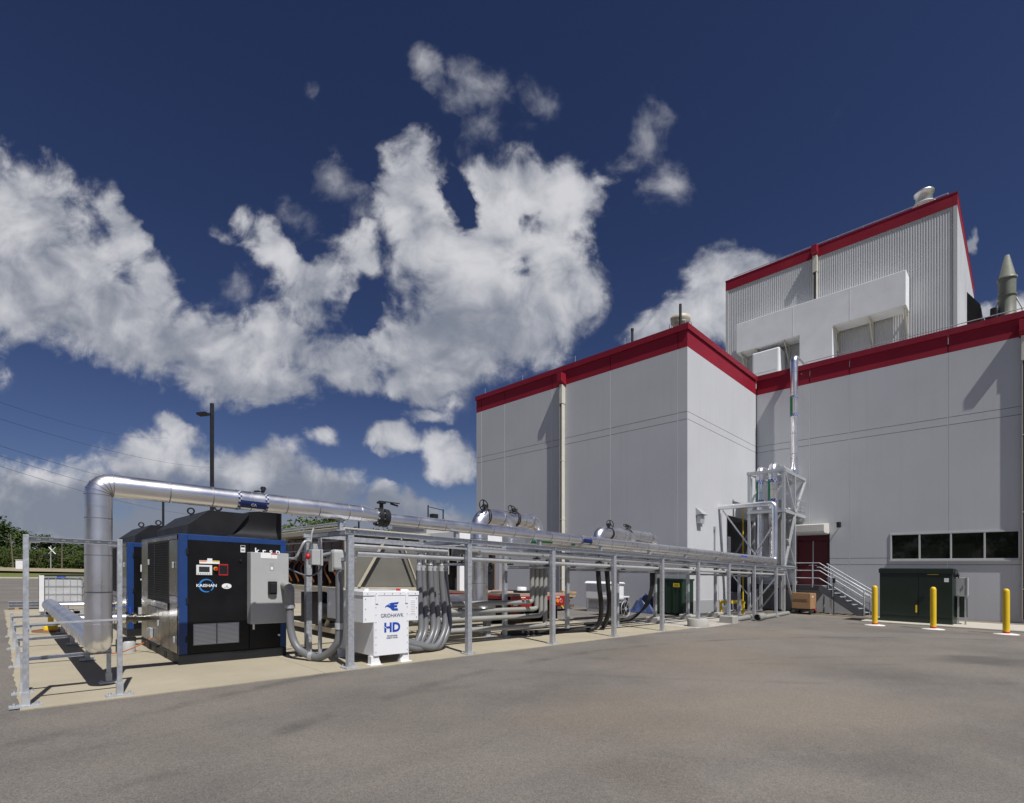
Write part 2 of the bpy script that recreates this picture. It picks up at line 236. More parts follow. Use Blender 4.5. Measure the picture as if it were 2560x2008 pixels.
def concrete():
    m = bpy.data.materials.new('concrete'); m.use_nodes = True; N = m.node_tree.nodes; L = m.node_tree.links; b = N['Principled BSDF']; b.inputs['Roughness'].default_value = .85; b.inputs['Specular IOR Level'].default_value = .3
    tc = N.new('ShaderNodeTexCoord')
    def nz(s, d=6, r=.6):
        n = N.new('ShaderNodeTexNoise'); n.inputs['Scale'].default_value = s; n.inputs['Detail'].default_value = d; n.inputs['Roughness'].default_value = r; L.new(tc.outputs['Object'], n.inputs['Vector']); return n.outputs['Fac']
    def ramp(x, lo, hi, a=0, c=1):
        r = N.new('ShaderNodeMapRange'); L.new(x, r.inputs[0]); r.inputs[1].default_value = lo; r.inputs[2].default_value = hi; r.inputs[3].default_value = a; r.inputs[4].default_value = c; return r.outputs[0]
    def mix(fac, A, B):
        x = N.new('ShaderNodeMix'); x.data_type = 'RGBA'; L.new(fac, x.inputs[0])
        for i, c in ((6, A), (7, B)):
            if isinstance(c, tuple): x.inputs[i].default_value = (*c, 1)
            else: L.new(c, x.inputs[i])
        return x.outputs[2]
    c = mix(ramp(nz(.7), .35, .65), (.31, .275, .20), (.375, .335, .25))
    c = mix(ramp(nz(3, 7, .7), .58, .75, 0, .5), c, (.25, .215, .155))
    c = mix(ramp(nz(22, 3), .66, .74, 0, .6), c, (.24, .20, .15))
    c = mix(ramp(nz(60, 3), .4, .7, 0, .2), c, (.5, .44, .34))
    # saw-cut joints every 3.4 m
    sep = N.new('ShaderNodeSeparateXYZ'); L.new(tc.outputs['Object'], sep.inputs[0])
    fac = None
    for i, off in ((0, .25), (1, .9)):
        d = N.new('ShaderNodeMath'); d.operation = 'PINGPONG'; L.new(sep.outputs[i], d.inputs[0]); d.inputs[1].default_value = 1.7
        e = N.new('ShaderNodeMath'); e.operation = 'LESS_THAN'; L.new(d.outputs[0], e.inputs[0]); e.inputs[1].default_value = .006
        fac = e.outputs[0] if fac is None else fac
        if i: mm = N.new('ShaderNodeMath'); mm.operation = 'MAXIMUM'; L.new(fac, mm.inputs[0]); L.new(e.outputs[0], mm.inputs[1]); fac = mm.outputs[0]
    c = mix(fac, c, (.21, .18, .13))
    L.new(c, b.inputs['Base Color'])
    bp = N.new('ShaderNodeBump'); bp.inputs['Strength'].default_value = .3; bp.inputs['Distance'].default_value = .004; L.new(nz(80, 4), bp.inputs['Height']); L.new(bp.outputs[0], b.inputs['Normal'])
    M['concrete'] = m
concrete()
mat('grass', (.10, .125, .03), .9, vscale=.25, col2=(.17, .18, .06), bump=.6, bscale=3, spec=.2); mat('dry_earth', (.30, .25, .16), .95, var=.2, vscale=.2); mat('kerb_stone', (.48, .45, .38), .85, var=.08)
mat('rust_gravel', (.20, .165, .12), .95, var=.3, vscale=9, bump=.6, bscale=25); mat('rubble', (.40, .375, .33), .95, var=.2, vscale=6, bump=.6, bscale=20)
# checker band (pipe marking rings)
def checker(name, ca, cb, n):
    m = bpy.data.materials.new(name); m.use_nodes = True; N = m.node_tree.nodes; L = m.node_tree.links; b = N['Principled BSDF']; b.inputs['Roughness'].default_value = .45
    M[name] = m; b.inputs['Base Color'].default_value = (*ca, 1); return m

# ---------------------------------------------------------------- mesh builder (u, v, h) : h is height above the sloping yard
ORG = {}
WHOLE = {'wall', 'joint', 'parapet_band', 'mesh', 'slat', 'vent_slat', 'crown', 'trunk', 'sticker', 'marker_ring', 'marker_check', 'roof', 'loading_recess'}
class MB:
    def __init__(s): s.v = []; s.f = []; s.sm = []; s.mi = []
    def add(s, vs, fs, sm=False, mi=0):
        o = len(s.v); s.v += [tuple(p) for p in vs]
        for q in fs: s.f.append(tuple(i+o for i in q)); s.sm.append(sm); s.mi.append(mi)
        return s
    def box(s, a, b, mi=0):
        (x0, y0, z0), (x1, y1, z1) = a, b
        return s.add([(x0, y0, z0), (x1, y0, z0), (x1, y1, z0), (x0, y1, z0), (x0, y0, z1), (x1, y0, z1), (x1, y1, z1), (x0, y1, z1)],
                     [(0, 3, 2, 1), (4, 5, 6, 7), (0, 1, 5, 4), (1, 2, 6, 5), (2, 3, 7, 6), (3, 0, 4, 7)], mi=mi)
    def bar(s, p, q, w, h=None, up=(0, 0, 1), mi=0):        # rectangular bar from p to q
        h = h or w; p, q = Vector(p), Vector(q); d = (q-p).normalized(); u = Vector(up)
        if abs(d.dot(u)) > .98: u = Vector((0, 1, 0))
        a = d.cross(u).normalized(); c = a.cross(d).normalized(); V = []
        for e in (p, q):
            for i, j in ((-1, -1), (1, -1), (1, 1), (-1, 1)): V.append(e+a*(i*w/2)+c*(j*h/2))
        return s.add(V, [(3, 2, 1, 0), (4, 5, 6, 7), (0, 1, 5, 4), (1, 2, 6, 5), (2, 3, 7, 6), (3, 0, 4, 7)], mi=mi)
    def chan(s, p, q, w, h, t=.008, up=(0, 0, 1), flip=1):   # C channel, open side along flip*side
        p, q = Vector(p), Vector(q); d = (q-p).normalized(); a = d.cross(Vector(up)).normalized()*flip; c = Vector(up)
        s.bar(p-a*(w/2-t/2), q-a*(w/2-t/2), t, h, up); s.bar(p+c*(h/2-t/2), q+c*(h/2-t/2), w, t, up); s.bar(p-c*(h/2-t/2), q-c*(h/2-t/2), w, t, up)
        return s
    def cyl(s, p, q, r, r2=None, n=16, caps=True, mi=0):
        return s.path([p, q], r, n, r2=r2, caps=caps, mi=mi)
    def path(s, pts, r, n=12, r2=None, caps=True, mi=0, radii=None):
        pts = [Vector(p) for p in pts]; m = len(pts); o = len(s.v); V = []; F = []
        T = [(pts[min(i+1, m-1)]-pts[max(i-1, 0)]).normalized() for i in range(m)]
        a = T[0].cross(Vector((0, 0, 1)))
        if a.length < .05: a = T[0].cross(Vector((0, 1, 0)))
        a.normalize()
        for i, p in enumerate(pts):
            if i: a = (a-T[i]*a.dot(T[i])).normalized()
            c = T[i].cross(a); rr = radii[i] if radii else (r+(r2-r)*i/(m-1) if r2 is not None else r)
            k = 1.
            if 0 < i < m-1:
                co = max(-1, min(1, (pts[i]-pts[i-1]).normalized().dot((pts[i+1]-pts[i]).normalized()))); k = 1
            for j in range(n):
                t = 2*pi*j/n; V.append(p+a*(cos(t)*rr*k)+c*(sin(t)*rr*k))
        for i in range(m-1):
            for j in range(n): F.append((i*n+j, i*n+(j+1) % n, (i+1)*n+(j+1) % n, (i+1)*n+j))
        s.add(V, F, True, mi)
        if caps: s.add(V[:n], [tuple(range(n-1, -1, -1))], False, mi); s.add(V[-n:], [tuple(range(n))], False, mi)
        return s
    def ring(s, p, ax, r, w, n=24, mi=0):                   # short band round a pipe
        p, ax = Vector(p), Vector(ax).normalized(); return s.cyl(p-ax*w/2, p+ax*w/2, r, n=n, mi=mi)
    def torus(s, c, ax, R, r, n=24, m=8, a0=0, a1=2*pi):
        c, ax = Vector(c), Vector(ax).normalized(); a = ax.cross(Vector((0, 0, 1)))
        if a.length < .05: a = ax.cross(Vector((0, 1, 0)))
        a.normalize(); b = ax.cross(a); full = abs(a1-a0-2*pi) < 1e-4; V = []; F = []; N_ = n if full else n+1
        for i in range(N_):
            t = a0+(a1-a0)*i/n; d = a*cos(t)+b*sin(t)
            for j in range(m): q = 2*pi*j/m; V.append(c+d*(R+r*cos(q))+ax*(r*sin(q)))
        for i in range(n):
            for j in range(m): F.append((i*m+j, ((i+1) % N_)*m+j, ((i+1) % N_)*m+(j+1) % m, i*m+(j+1) % m))
        return s.add(V, F, True)
    def lathe(s, c, prof, n=24, mi=0, smooth=True):
        c = Vector(c); V = []; F = []; m = len(prof)
        for (r, h) in prof:
            for j in range(n): t = 2*pi*j/n; V.append(c+Vector((r*cos(t), r*sin(t), h)))
        for i in range(m-1):
            for j in range(n): F.append((i*n+j, i*n+(j+1) % n, (i+1)*n+(j+1) % n, (i+1)*n+j))
        s.add(V, F, smooth, mi); s.add(V[:n], [tuple(range(n-1, -1, -1))], False, mi); s.add(V[-n:], [tuple(range(n))], False, mi); return s
    def prism(s, poly, pl, a, b, mi=0):                     # polygon (in plane 'V': (u,h); 'U': (v,h); 'H': (u,v)) pushed from a to b
        f = {'V': lambda p, d: (p[0], d, p[1]), 'U': lambda p, d: (d, p[0], p[1]), 'H': lambda p, d: (p[0], p[1], d)}[pl]
        n = len(poly); V = [f(p, a) for p in poly]+[f(p, b) for p in poly]
        return s.add(V, [tuple(range(n-1, -1, -1)), tuple(range(n, 2*n))]+[(i, (i+1) % n, n+(i+1) % n, n+i) for i in range(n)], mi=mi)
    def pieces(s):                                           # far-apart groups of loose islands
        par = list(range(len(s.v)))
        def root(i):
            while par[i] != i: par[i] = par[par[i]]; i = par[i]
            return i
        for f in s.f:
            a = root(f[0])
            for i in f[1:]: par[root(i)] = a
        isl = {}
        for fi, f in enumerate(s.f): isl.setdefault(root(f[0]), []).append(fi)
        I = list(isl.values())
        if len(I) > 400 or len(I) < 2: return [list(range(len(s.f)))]
        B = []
        for fs in I:
            P = [s.v[i] for k in fs for i in s.f[k]]; B.append(([min(p[c] for p in P) for c in range(3)], [max(p[c] for p in P) for c in range(3)]))
        sz = [max(b[1][c]-b[0][c] for c in range(3)) for b in B]; g = list(range(len(I)))
        def gr(i):
            while g[i] != i: g[i] = g[g[i]]; i = g[i]
            return i
        for i in range(len(I)):
            for j in range(i+1, len(I)):
                d = sqrt(sum(max(0, B[i][0][c]-B[j][1][c], B[j][0][c]-B[i][1][c])**2 for c in range(3)))
                if d <= max(.018, .49*max(sz[i], sz[j])): g[gr(j)] = gr(i)
        out = {}
        for i in range(len(I)): out.setdefault(gr(i), []).extend(I[i])
        return sorted(out.values(), key=lambda x: -len(x))
    def build(s, name, mats, parent=None, slope=True, bevel=0., seg=1):
        if parent and name not in WHOLE:
            G_ = s.pieces()
            if len(G_) > 1:
                res = None
                for fs in G_:
                    q = MB(); mp = {}
                    for k in fs:
                        ids = []
                        for i in s.f[k]:
                            if i not in mp: mp[i] = len(q.v); q.v.append(s.v[i])
                            ids.append(mp[i])
                        q.f.append(tuple(ids)); q.sm.append(s.sm[k]); q.mi.append(s.mi[k])
                    o = q._build(name, mats, parent, slope, bevel, seg); res = res or o
                return res
        return s._build(name, mats, parent, slope, bevel, seg)
    def _build(s, name, mats, parent=None, slope=True, bevel=0., seg=1):
        me = bpy.data.meshes.new(name); org = ORG.get(parent.name, Vector((0, 0, 0))) if parent else Vector((0, 0, 0))
        vs = [Vector((p[0], p[1], p[2]+(zg(p[0]) if slope else 0)))-org for p in s.v]
        me.from_pydata(vs, [], s.f)
        for p, sm, mi in zip(me.polygons, s.sm, s.mi): p.use_smooth = sm; p.material_index = mi
        bm = bmesh.new(); bm.from_mesh(me); bmesh.ops.recalc_face_normals(bm, faces=bm.faces); bm.to_mesh(me); bm.free()
        if mats == 'alu': mats = ['alu', 'alu_seam']
        for m in (mats if isinstance(mats, (list, tuple)) else [mats]): me.materials.append(M[m])
        o = bpy.data.objects.new(name, me); COL.objects.link(o); ORG[o.name] = org
        if parent: o.parent = parent
        if bevel:
            b = o.modifiers.new('bevel', 'BEVEL'); b.width = bevel; b.segments = seg; b.limit_method = 'ANGLE'; b.angle_limit = radians(40)
        return o
def tag(o, label, cat, group=None):
    o['label'] = label; o['category'] = cat
    if group: o['group'] = group
    return o
def thing(name, loc, label, cat, group=None, slope=True):
    o = bpy.data.objects.new(name, None); COL.objects.link(o); o.empty_display_size = .2
    l = Vector((loc[0], loc[1], loc[2]+(zg(loc[0]) if slope else 0))); o.location = l; ORG[o.name] = l
    return tag(o, label, cat, group)
def struct(o, kind='structure'): o['kind'] = kind; return o
def kids(o): return [c for c in COL.objects if c.parent == o]
def copy_tree(o, parent=None):
    c = o.copy(); COL.objects.link(c)
    if parent: c.parent = parent
    for ch in kids(o):
        if ch is not c: copy_tree(ch, c)
    return c
def dup(root, loc, label, rz=0):
    c = copy_tree(root); c.location = (loc[0], loc[1], loc[2]+zg(loc[0])); c.rotation_euler.z = rz; c['label'] = label; return c
def bend(pts, r, n=8):                                       # polyline with rounded corners
    pts = [Vector(p) for p in pts]; out = [pts[0]]
    for i in range(1, len(pts)-1):
        a, b, c = pts[i-1], pts[i], pts[i+1]; d1 = (a-b).normalized(); d2 = (c-b).normalized()
        ang = d1.angle(d2)
        if ang > 3.1: out.append(b); continue
        t = min(r/math.tan(ang/2), (a-b).length*.49, (c-b).length*.49); rr = t*math.tan(ang/2)
        ctr = b+(d1+d2).normalized()*(rr/sin(ang/2)); s0 = b+d1*t-ctr; s1 = b+d2*t-ctr; th = s0.angle(s1)
        for k in range(n+1):
            f = k/n; out.append(ctr+(s0*sin((1-f)*th)+s1*sin(f*th))/sin(th))
    out.append(pts[-1]); return out
def spline(pts, n=10):                                       # Catmull-Rom
    P = [Vector(p) for p in pts]; P = [P[0]*2-P[1]]+P+[P[-1]*2-P[-2]]; out = []
    for i in range(1, len(P)-2):
        for k in range(n):
            t = k/n; a, b, c, d = P[i-1:i+3]
            out.append(.5*((2*b)+(c-a)*t+(2*a-5*b+4*c-d)*t*t+(3*b-a-3*c+d)*t**3))
    out.append(P[-2]); return out
def text(name, body, size, pos, plane, m, parent, w=1., shear=0, ext=.0015, spacing=1., bold=0.):
    cu = bpy.data.curves.new(name, 'FONT'); cu.body = body; cu.size = size; cu.align_x = 'CENTER'; cu.align_y = 'CENTER'; cu.extrude = ext; cu.space_character = spacing; cu.offset = bold; cu.shear = shear; cu.resolution_u = 3
    t = bpy.data.objects.new(name, cu); COL.objects.link(t); dg = bpy.context.evaluated_depsgraph_get(); dg.update()
    me = bpy.data.meshes.new_from_object(t.evaluated_get(dg)); bpy.data.objects.remove(t)
    ax = {'V': ((1, 0, 0), (0, 0, 1), (0, -1, 0)), 'U': ((0, -1, 0), (0, 0, 1), (-1, 0, 0)), 'T': ((1, 0, 0), (0, -.482, .876), (0, -.876, -.482))}[plane]
    org = ORG[parent.name]; X, Y, Z = (Vector(a) for a in ax)
    for v in me.vertices:
        p = Vector(pos)+X*(v.co.x*w)+Y*v.co.y+Z*v.co.z; v.co = Vector((p.x, p.y, p.z+zg(p.x)))-org
    me.materials.clear(); me.materials.append(M[m]); o = bpy.data.objects.new(name, me); COL.objects.link(o); o.parent = parent; ORG[o.name] = org; return o
# ================================================================ SETTING
def sheet(name, us, vs, h, m, slope=True):
    V = [(u, v, h) for v in vs for u in us]; n = len(us); F = [(j*n+i, j*n+i+1, (j+1)*n+i+1, (j+1)*n+i) for j in range(len(vs)-1) for i in range(n-1)]
    return MB().add(V, F).build(name, m, slope=slope)
struct(sheet('ground', [-2500, -40, -10, 0, 20, 40, 60, 2500], [-2500, -40, 0, 40, 100, 2500], -.03, 'grass'))
kb0, kb1 = Vector((-40, 75.2)), Vector((60, 82.6))           # kerb line between the lot and the grass
mb = MB(); us = [-40, -10, 0, 20, 40, 60]
mb.add([(u, -60, 0) for u in us]+[(u, kb0.y+(u+40)*.074, 0) for u in us], [(i, i+1, i+7, i+6) for i in range(5)])
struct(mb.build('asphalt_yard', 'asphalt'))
rp = random.Random(5); ed = [(.16+15.04*i/90, 7.285+rp.uniform(-.011, .011)) for i in range(91)]; le = [(.155+rp.uniform(-.02, .02), 23.6-16.2*i/80) for i in range(81)]
pd = MB(); pd.prism(ed+[ (15.2, 9.75), (13.9, 9.75), (13.9, 23.7), (.16, 23.7)]+le, 'H', -.02, .012)
struct(pd.build('concrete_pad', 'concrete'))
rb = MB(); pts = [(15.23, 7.2), (16.5, 7.12), (18.3, 7.25), (19.6, 7.5), (20.2, 8.0), (21, 8.6), (21, 9.6), (18, 9.7), (15.23, 9.7)]
struct(rb.prism(pts, 'H', -.02, .010).build('gravel_strip', 'rubble'))
gv = MB(); gv.box((28.0, -9, -.02), (29.2, 4.8, .03)); gv.box((27.0, 4.9, -.02), (29.2, 10.3, .022)); struct(gv.build('gravel_bed', 'rust_gravel'))
kb = MB(); kb.bar((kb0.x, kb0.y, .06), (kb1.x, kb1.y, .06), .22, .16); struct(kb.build('kerb', 'kerb_stone', bevel=.02))
gr = MB(); gr.add([(-60, 76, .1), (60, 83, .1), (60, 130, .35), (-60, 123, .35), (60, 175, .9), (-60, 168, .9)], [(0, 1, 2, 3), (3, 2, 4, 5)])
struct(gr.build('grass_verge', 'grass'))
pa = MB(); pa.add([(-12, 126, .42), (60, 118, .32), (60, 150, .75), (-8, 160, .86)], [(0, 1, 2, 3)]); struct(pa.build('dry_field', 'dry_earth'))

# ================================================================ MAIN BUILDING
UA, UR, VC, VL = 21.16, 29.24, 10.4, 24.3
HB, HT = 11.62, 12.63
bld = thing('factory_building', (UR, VC, 0), 'pale grey panel factory building with red parapet band and low window strip', 'building')
def facade(plane, fixed, out, a0, a1, vj, hj, holes=(), h0=-.4):
    """panels along one facade: plane 'U' -> spans v, 'V' -> spans u; out = outward sign; vj/hj joint positions"""
    g = .034; W_, R_, C_, J_ = MB(), MB(), MB(), MB()
    def put(mb, s0, s1, z0, z1, d0, d1):
        lo, hi = sorted((fixed+out*d0, fixed+out*d1))
        mb.box((lo, s0, z0), (hi, s1, z1)) if plane == 'U' else mb.box((s0, lo, z0), (s1, hi, z1))
    xs = [a0]+sorted(vj)+[a1]; hs = [h0]+hj+[HB]
    cuts = sorted(set([h for ho in holes for h in ho[2:4]]))
    for i in range(len(xs)-1):
        s0 = xs[i]+(g/2 if i else 0); s1 = xs[i+1]-(g/2 if i < len(xs)-2 else 0)
        for j in range(len(hs)-1):
            z0 = hs[j]+(.011 if j else 0); z1 = hs[j+1]-(.011 if j < len(hs)-2 else 0)
            cells = [(s0, s1, z0, z1)]
            for (p0, p1, q0, q1) in holes:
                nc = []
                for (c0, c1, e0, e1) in cells:
                    if p1 <= c0 or p0 >= c1 or q1 <= e0 or q0 >= e1: nc.append((c0, c1, e0, e1)); continue
                    if p0 > c0: nc.append((c0, p0, e0, e1))
                    if p1 < c1: nc.append((p1, c1, e0, e1))
                    m0, m1 = max(c0, p0), min(c1, p1)
                    if q0 > e0: nc.append((m0, m1, e0, q0))
                    if q1 < e1: nc.append((m0, m1, q1, e1))
                cells = nc
            for (c0, c1, e0, e1) in cells: put(W_, c0, c1, e0, e1, -.1, 0)
        put(R_, s0, s1, HB, 12.36, -.1, .001)
    for v in vj:
        bl = [(h0, HB)]
        for (p0, p1, q0, q1) in holes:
            if p0 < v < p1: bl = [(x0, x1) for b in bl for (x0, x1) in ((b[0], min(b[1], q0)), (max(b[0], q1), b[1])) if x1 > x0]
        for (x0, x1) in bl: put(C_, v-.004, v+g/2-.001, x0, x1, -.09, .003); 
        put(J_, v-g/2, v-.004, h0, HB, -.09, -.03) if len(bl) == 1 else [put(J_, v-g/2, v-.004, b[0], b[1], -.09, -.03) for b in bl]
    for h in hj:
        sp = [(a0, a1)]
        for (p0, p1, q0, q1) in holes:
            if q0 < h < q1: sp = [(x0, x1) for b in sp for (x0, x1) in ((b[0], min(b[1], p0)), (max(b[0], p1), b[1])) if x1 > x0]
        for (x0, x1) in sp: put(J_, x0, x1, h-.011, h+.011, -.09, -.032)
    w = W_.build('wall', 'wall', bld); C_.build('joint', 'caulk', w); J_.build('joint', 'joint', w)
    R_.build('parapet_band', 'red_band', bld)
WIN = (.16, 4.47, 2.6, 3.83); DOOR = (6.97, 8.42, 1.37, 3.9); REC = (25.3, 28.9, .02, 4.72)
facade('U', UA, -1, VC, VL, [10.84, 14.37, 18.11, 21.77, 23.82], [8.48, 8.81])
facade('V', VC, -1, UA+.101, UR-.102, [], [8.48, 8.81], holes=[REC])
facade('U', UR, -1, -16, VC-.001, [7.81, 6.08, 2.41, -1.26, -4.93, -8.6, -12.3], [2.40, 2.71, 8.48, 8.81], holes=[WIN, DOOR])
cp = MB()
cp.box((UA-.07, VC-.07, 12.36), (UA+.3, VL+.05, HT)); cp.box((UA+.3, VC-.07, 12.36), (UR-.07, VC+.3, HT-.002)); cp.box((UR-.07, -16, 12.36), (UR+.3, VC+.3, HT-.004))
cp.build('coping', 'coping', bld)
rf = MB(); rf.box((UA+.12, VC+.32, 11.9), (52, VL-.05, 12.1)); rf.box((UR+.31, -16, 11.9), (52, VC+.32, 12.1)); rf.build('roof', 'concrete_grey', bld)
core = MB()    # closed sides of the block that face away from the yard, and the inner lining behind the panels
core.box((UA+.11, VL-.12, -2), (52, VL, 12.3)); core.box((51.8, -16, -2), (52, VL-.12, 12.3)); core.box((UR+.12, -16, -2), (51.8, -15.8, 12.3))
core.box((UA+.11, VC+.11, -2), (UA+.2, VL-.13, 11.9)); core.box((UA+.21, VC+.11, 4.9), (UR-.1, VC+.2, 11.9)); core.box((UA+.21, VC+.11, -2), (REC[0]-.15, VC+.2, 4.9))
core.box((UR+.31, -15.7, -2), (UR+.4, DOOR[0]-.1, 2.55)); core.box((UR+.31, -15.7, 3.9), (UR+.4, VC, 11.9))
core.build('wall', 'wall', bld)
# base course on the bright wall
bc = MB(); bc.box((UA-.02, VC-.03, -.4), (REC[0]-.01, VC-.001, .58)); bc.build('base_course', 'grey_mark', bld)
# corner loading recess with red door
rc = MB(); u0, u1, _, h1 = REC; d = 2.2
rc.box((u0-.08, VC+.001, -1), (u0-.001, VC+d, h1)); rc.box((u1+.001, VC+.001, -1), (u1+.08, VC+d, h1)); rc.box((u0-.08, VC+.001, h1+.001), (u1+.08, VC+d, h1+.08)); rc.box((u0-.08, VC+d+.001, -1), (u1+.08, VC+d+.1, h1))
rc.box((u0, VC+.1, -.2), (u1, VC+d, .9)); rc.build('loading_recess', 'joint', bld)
ld = MB(); ld.box((u0+.9, VC+d-.1, .9), (u1-.3, VC+d-.002, 3.9)); dd = ld.build('door', 'door_red', bld)
hh = MB(); hh.box((u0+.85, VC+d-.14, .9), (u0+.9, VC+d-.003, 3.95)); hh.box((u1-.3, VC+d-.14, .9), (u1-.25, VC+d-.003, 3.95)); hh.box((u0+.9, VC+d-.14, 3.9), (u1-.3, VC+d-.003, 3.97)); hh.build('door_frame', 'black_satin', dd)
# entrance door on the right wall
v0, v1, h0, h1 = DOOR
rv = MB(); rv.box((UR, v0-.06, h0-.05), (UR+.3, v0-.001, h1+.06)); rv.box((UR, v1+.001, h0-.05), (UR+.3, v1+.06, h1+.06)); rv.box((UR, v0-.06, h1+.061), (UR+.3, v1+.06, h1+.12)); rv.box((UR+.22, v0, 3.62), (UR+.3, v1, h1+.06))
rv.build('door_frame', 'door_red', bld)
vm = (v0+v1)/2
for a, b_ in ((v0+.01, vm-.025), (vm+.025, v1-.01)):
    dm = MB(); dm.box((UR+.2, a, h0+.01), (UR+.25, b_, 3.6)); dm.box((UR+.19, a+.1, h0+.15), (UR+.199, b_-.1, h0+.9)); dr = dm.build('door', 'door_red', bld, bevel=.004)
    hm = MB(); hx = vm-.09 if b_ < vm else vm+.09; hm.cyl((UR+.19, hx, h0+1.0), (UR+.15, hx, h0+1.0), .02); hm.bar((UR+.15, hx, h0+1.0), (UR+.15, hx+(-.1 if b_ < vm else .1), h0+1.0), .02); hm.build('handle', 'alu_dull', dr)
mu = MB(); mu.box((UR+.185, vm-.024, h0), (UR+.25, vm+.024, 3.6)); mu.build('door_mullion', 'galv', bld)
aw = MB(); aw.prism([(UR-.003, 3.93), (28.38, 3.93), (28.30, 4.0), (28.30, 4.34), (28.36, 4.37), (UR-.003, 4.46)], 'V', 6.93, 8.5); aw.build('awning', 'awning_white', bld, bevel=.01)
# window strip
v0, v1, h0, h1 = WIN
wf = MB(); t = .07
wf.box((UR-.03, v0, h0), (UR+.09, v1, h0+t)); wf.box((UR-.03, v0, h1-t), (UR+.09, v1, h1)); wf.box((UR-.03, v0, h0+t), (UR+.09, v0+t, h1-t)); wf.box((UR-.03, v1-t, h0+t), (UR+.09, v1, h1-t))
for i in (1, 2, 3): vv = v0+(v1-v0)*i/4; wf.box((UR-.026, vv-.03, h0+t), (UR+.088, vv+.03, h1-t))
wn = wf.build('window', 'trim', bld, bevel=.004)
sg = MB(); sg.box((UR-.07, v0-.03, h0-.05), (UR+.02, v1+.03, h0-.001)); sg.build('sill', 'trim', wn)
gl = MB(); gl.box((UR+.04, v0+.03, h0+.03), (UR+.05, v1-.03, h1-.03)); gl.build('pane', 'window_glass', wn)
gb = MB(); gb.box((UR+.3, v0-.2, h0-.2), (UR+.32, v1+.2, h1+.2)); gb.build('blind_backing', 'dark_void', wn)
# scuppers, conductor heads and downspouts
def spout(parent, U, v, hs, hbot, hred, red='red_band', dep=.26, out=.40, w=.075):
    sc = MB(); sc.prism([(U-out, hred+.18), (U-out, hred+.62), (U-.001, hred+.62), (U-.001, hred)], 'V', v-.16, v+.16); sc.build('scupper', red, parent, bevel=.01)
    q = MB(); q.box((U-dep-.02, v-w-.025, hs-1.0), (U-.002, v+w+.025, hs)); q.build('conductor_head', 'cream', parent, bevel=.01)
    q = MB(); q.box((U-dep, v-w, hbot), (U-.012, v-w+.03, hs-1.001)); q.box((U-dep, v+w-.02, hbot), (U-.012, v+w, hs-1.001)); q.box((U-dep+.012, v-w+.03, hbot), (U-.012, v+w-.02, hs-1.001), mi=1); dn = q.build('downspout', ['cream', 'spout_dark'], parent)
    z = hbot+1.2
    while z < hs-1.3: q = MB(); q.box((U-dep-.004, v-w-.012, z), (U-.003, v+w+.012, z+.03)); q.build('bracket', 'cream', dn); z += 3.1
spout(bld, UA, 17.28, 11.6, .2, 11.55); spout(bld, UR, .05, 11.6, .2, 11.55, dep=.15)
# lightning rods and cable on the roof edge
lr = MB()
for v in (23.6, 20.4, 16.6, 13.6): lr.cyl((UA+.1, v, HT), (UA+.1, v, HT+.38), .012, n=6)
for i in range(8): lr.cyl((UR+.1, 8-i*1.35, HT-.01), (UR+.1, 8-i*1.35, HT+.17), .02, n=6)
lr.path([(UR+.1, 8-i*.5, HT+.16) for i in range(48)], .018, n=6); lr.build('lightning_conductor', 'galv', bld)

# ---- things fixed to the building that would come off on their own
o = MB(); o.cyl((28.85, 6.45, 4.32), (UR-.002, 6.45, 4.32), .03); o.cyl((28.92, 6.45, 4.2), (28.92, 6.45, 4.46), .10, n=20); tag(o.build('wall_lamp', 'black_satin'), 'small black cylinder wall lamp on the grey wall right of the awning', 'lamp')
o = MB(); o.prism([(VC-.32, 4.42), (VC-.002, 4.72), (VC-.002, 4.38)], 'U', 21.95, 22.55); o.box((22.02, VC-.2, 4.02), (22.4, VC-.003, 4.37)); tag(o.build('vent_hood', 'galv_pale'), 'small grey vent hood on the bright wall near the building corner', 'vent')
o = MB(); o.cyl((23.84, VC-.06, .6), (23.84, VC-.06, 3.9), .03); o.box((23.78, VC-.09, 3.86), (23.9, VC-.002, 4.02)); tag(o.build('wall_conduit', 'grey_paint'), 'thin grey conduit running up the bright wall', 'conduit')
o = MB(); [o.box((25.95+i*.42, VC+.35, 2.95), (26.25+i*.42, VC+.45, 3.75)) for i in range(2)]; o.bar((26.3, VC+.4, 3.75), (26.3, VC+.4, 4.7), .03); o.bar((26.3, VC+.4, .9), (26.3, VC+.4, 2.95), .06); tag(o.build('control_cabinet', 'white_paint', bevel=.01), 'pair of small white electrical boxes in the dark corner recess', 'electrical box')
o = MB(); o.path(bend([(26.95, VC-.15, 5.3), (26.95, VC-.15, .1)], .1), .035, n=8); o.cyl((26.95, VC-.15, 5.28), (26.95, VC-.02, 5.28), .035, n=8); tag(o.build('gas_pipe', 'yellow_paint'), 'thin yellow gas pipe rising in front of the dark recess', 'pipe')
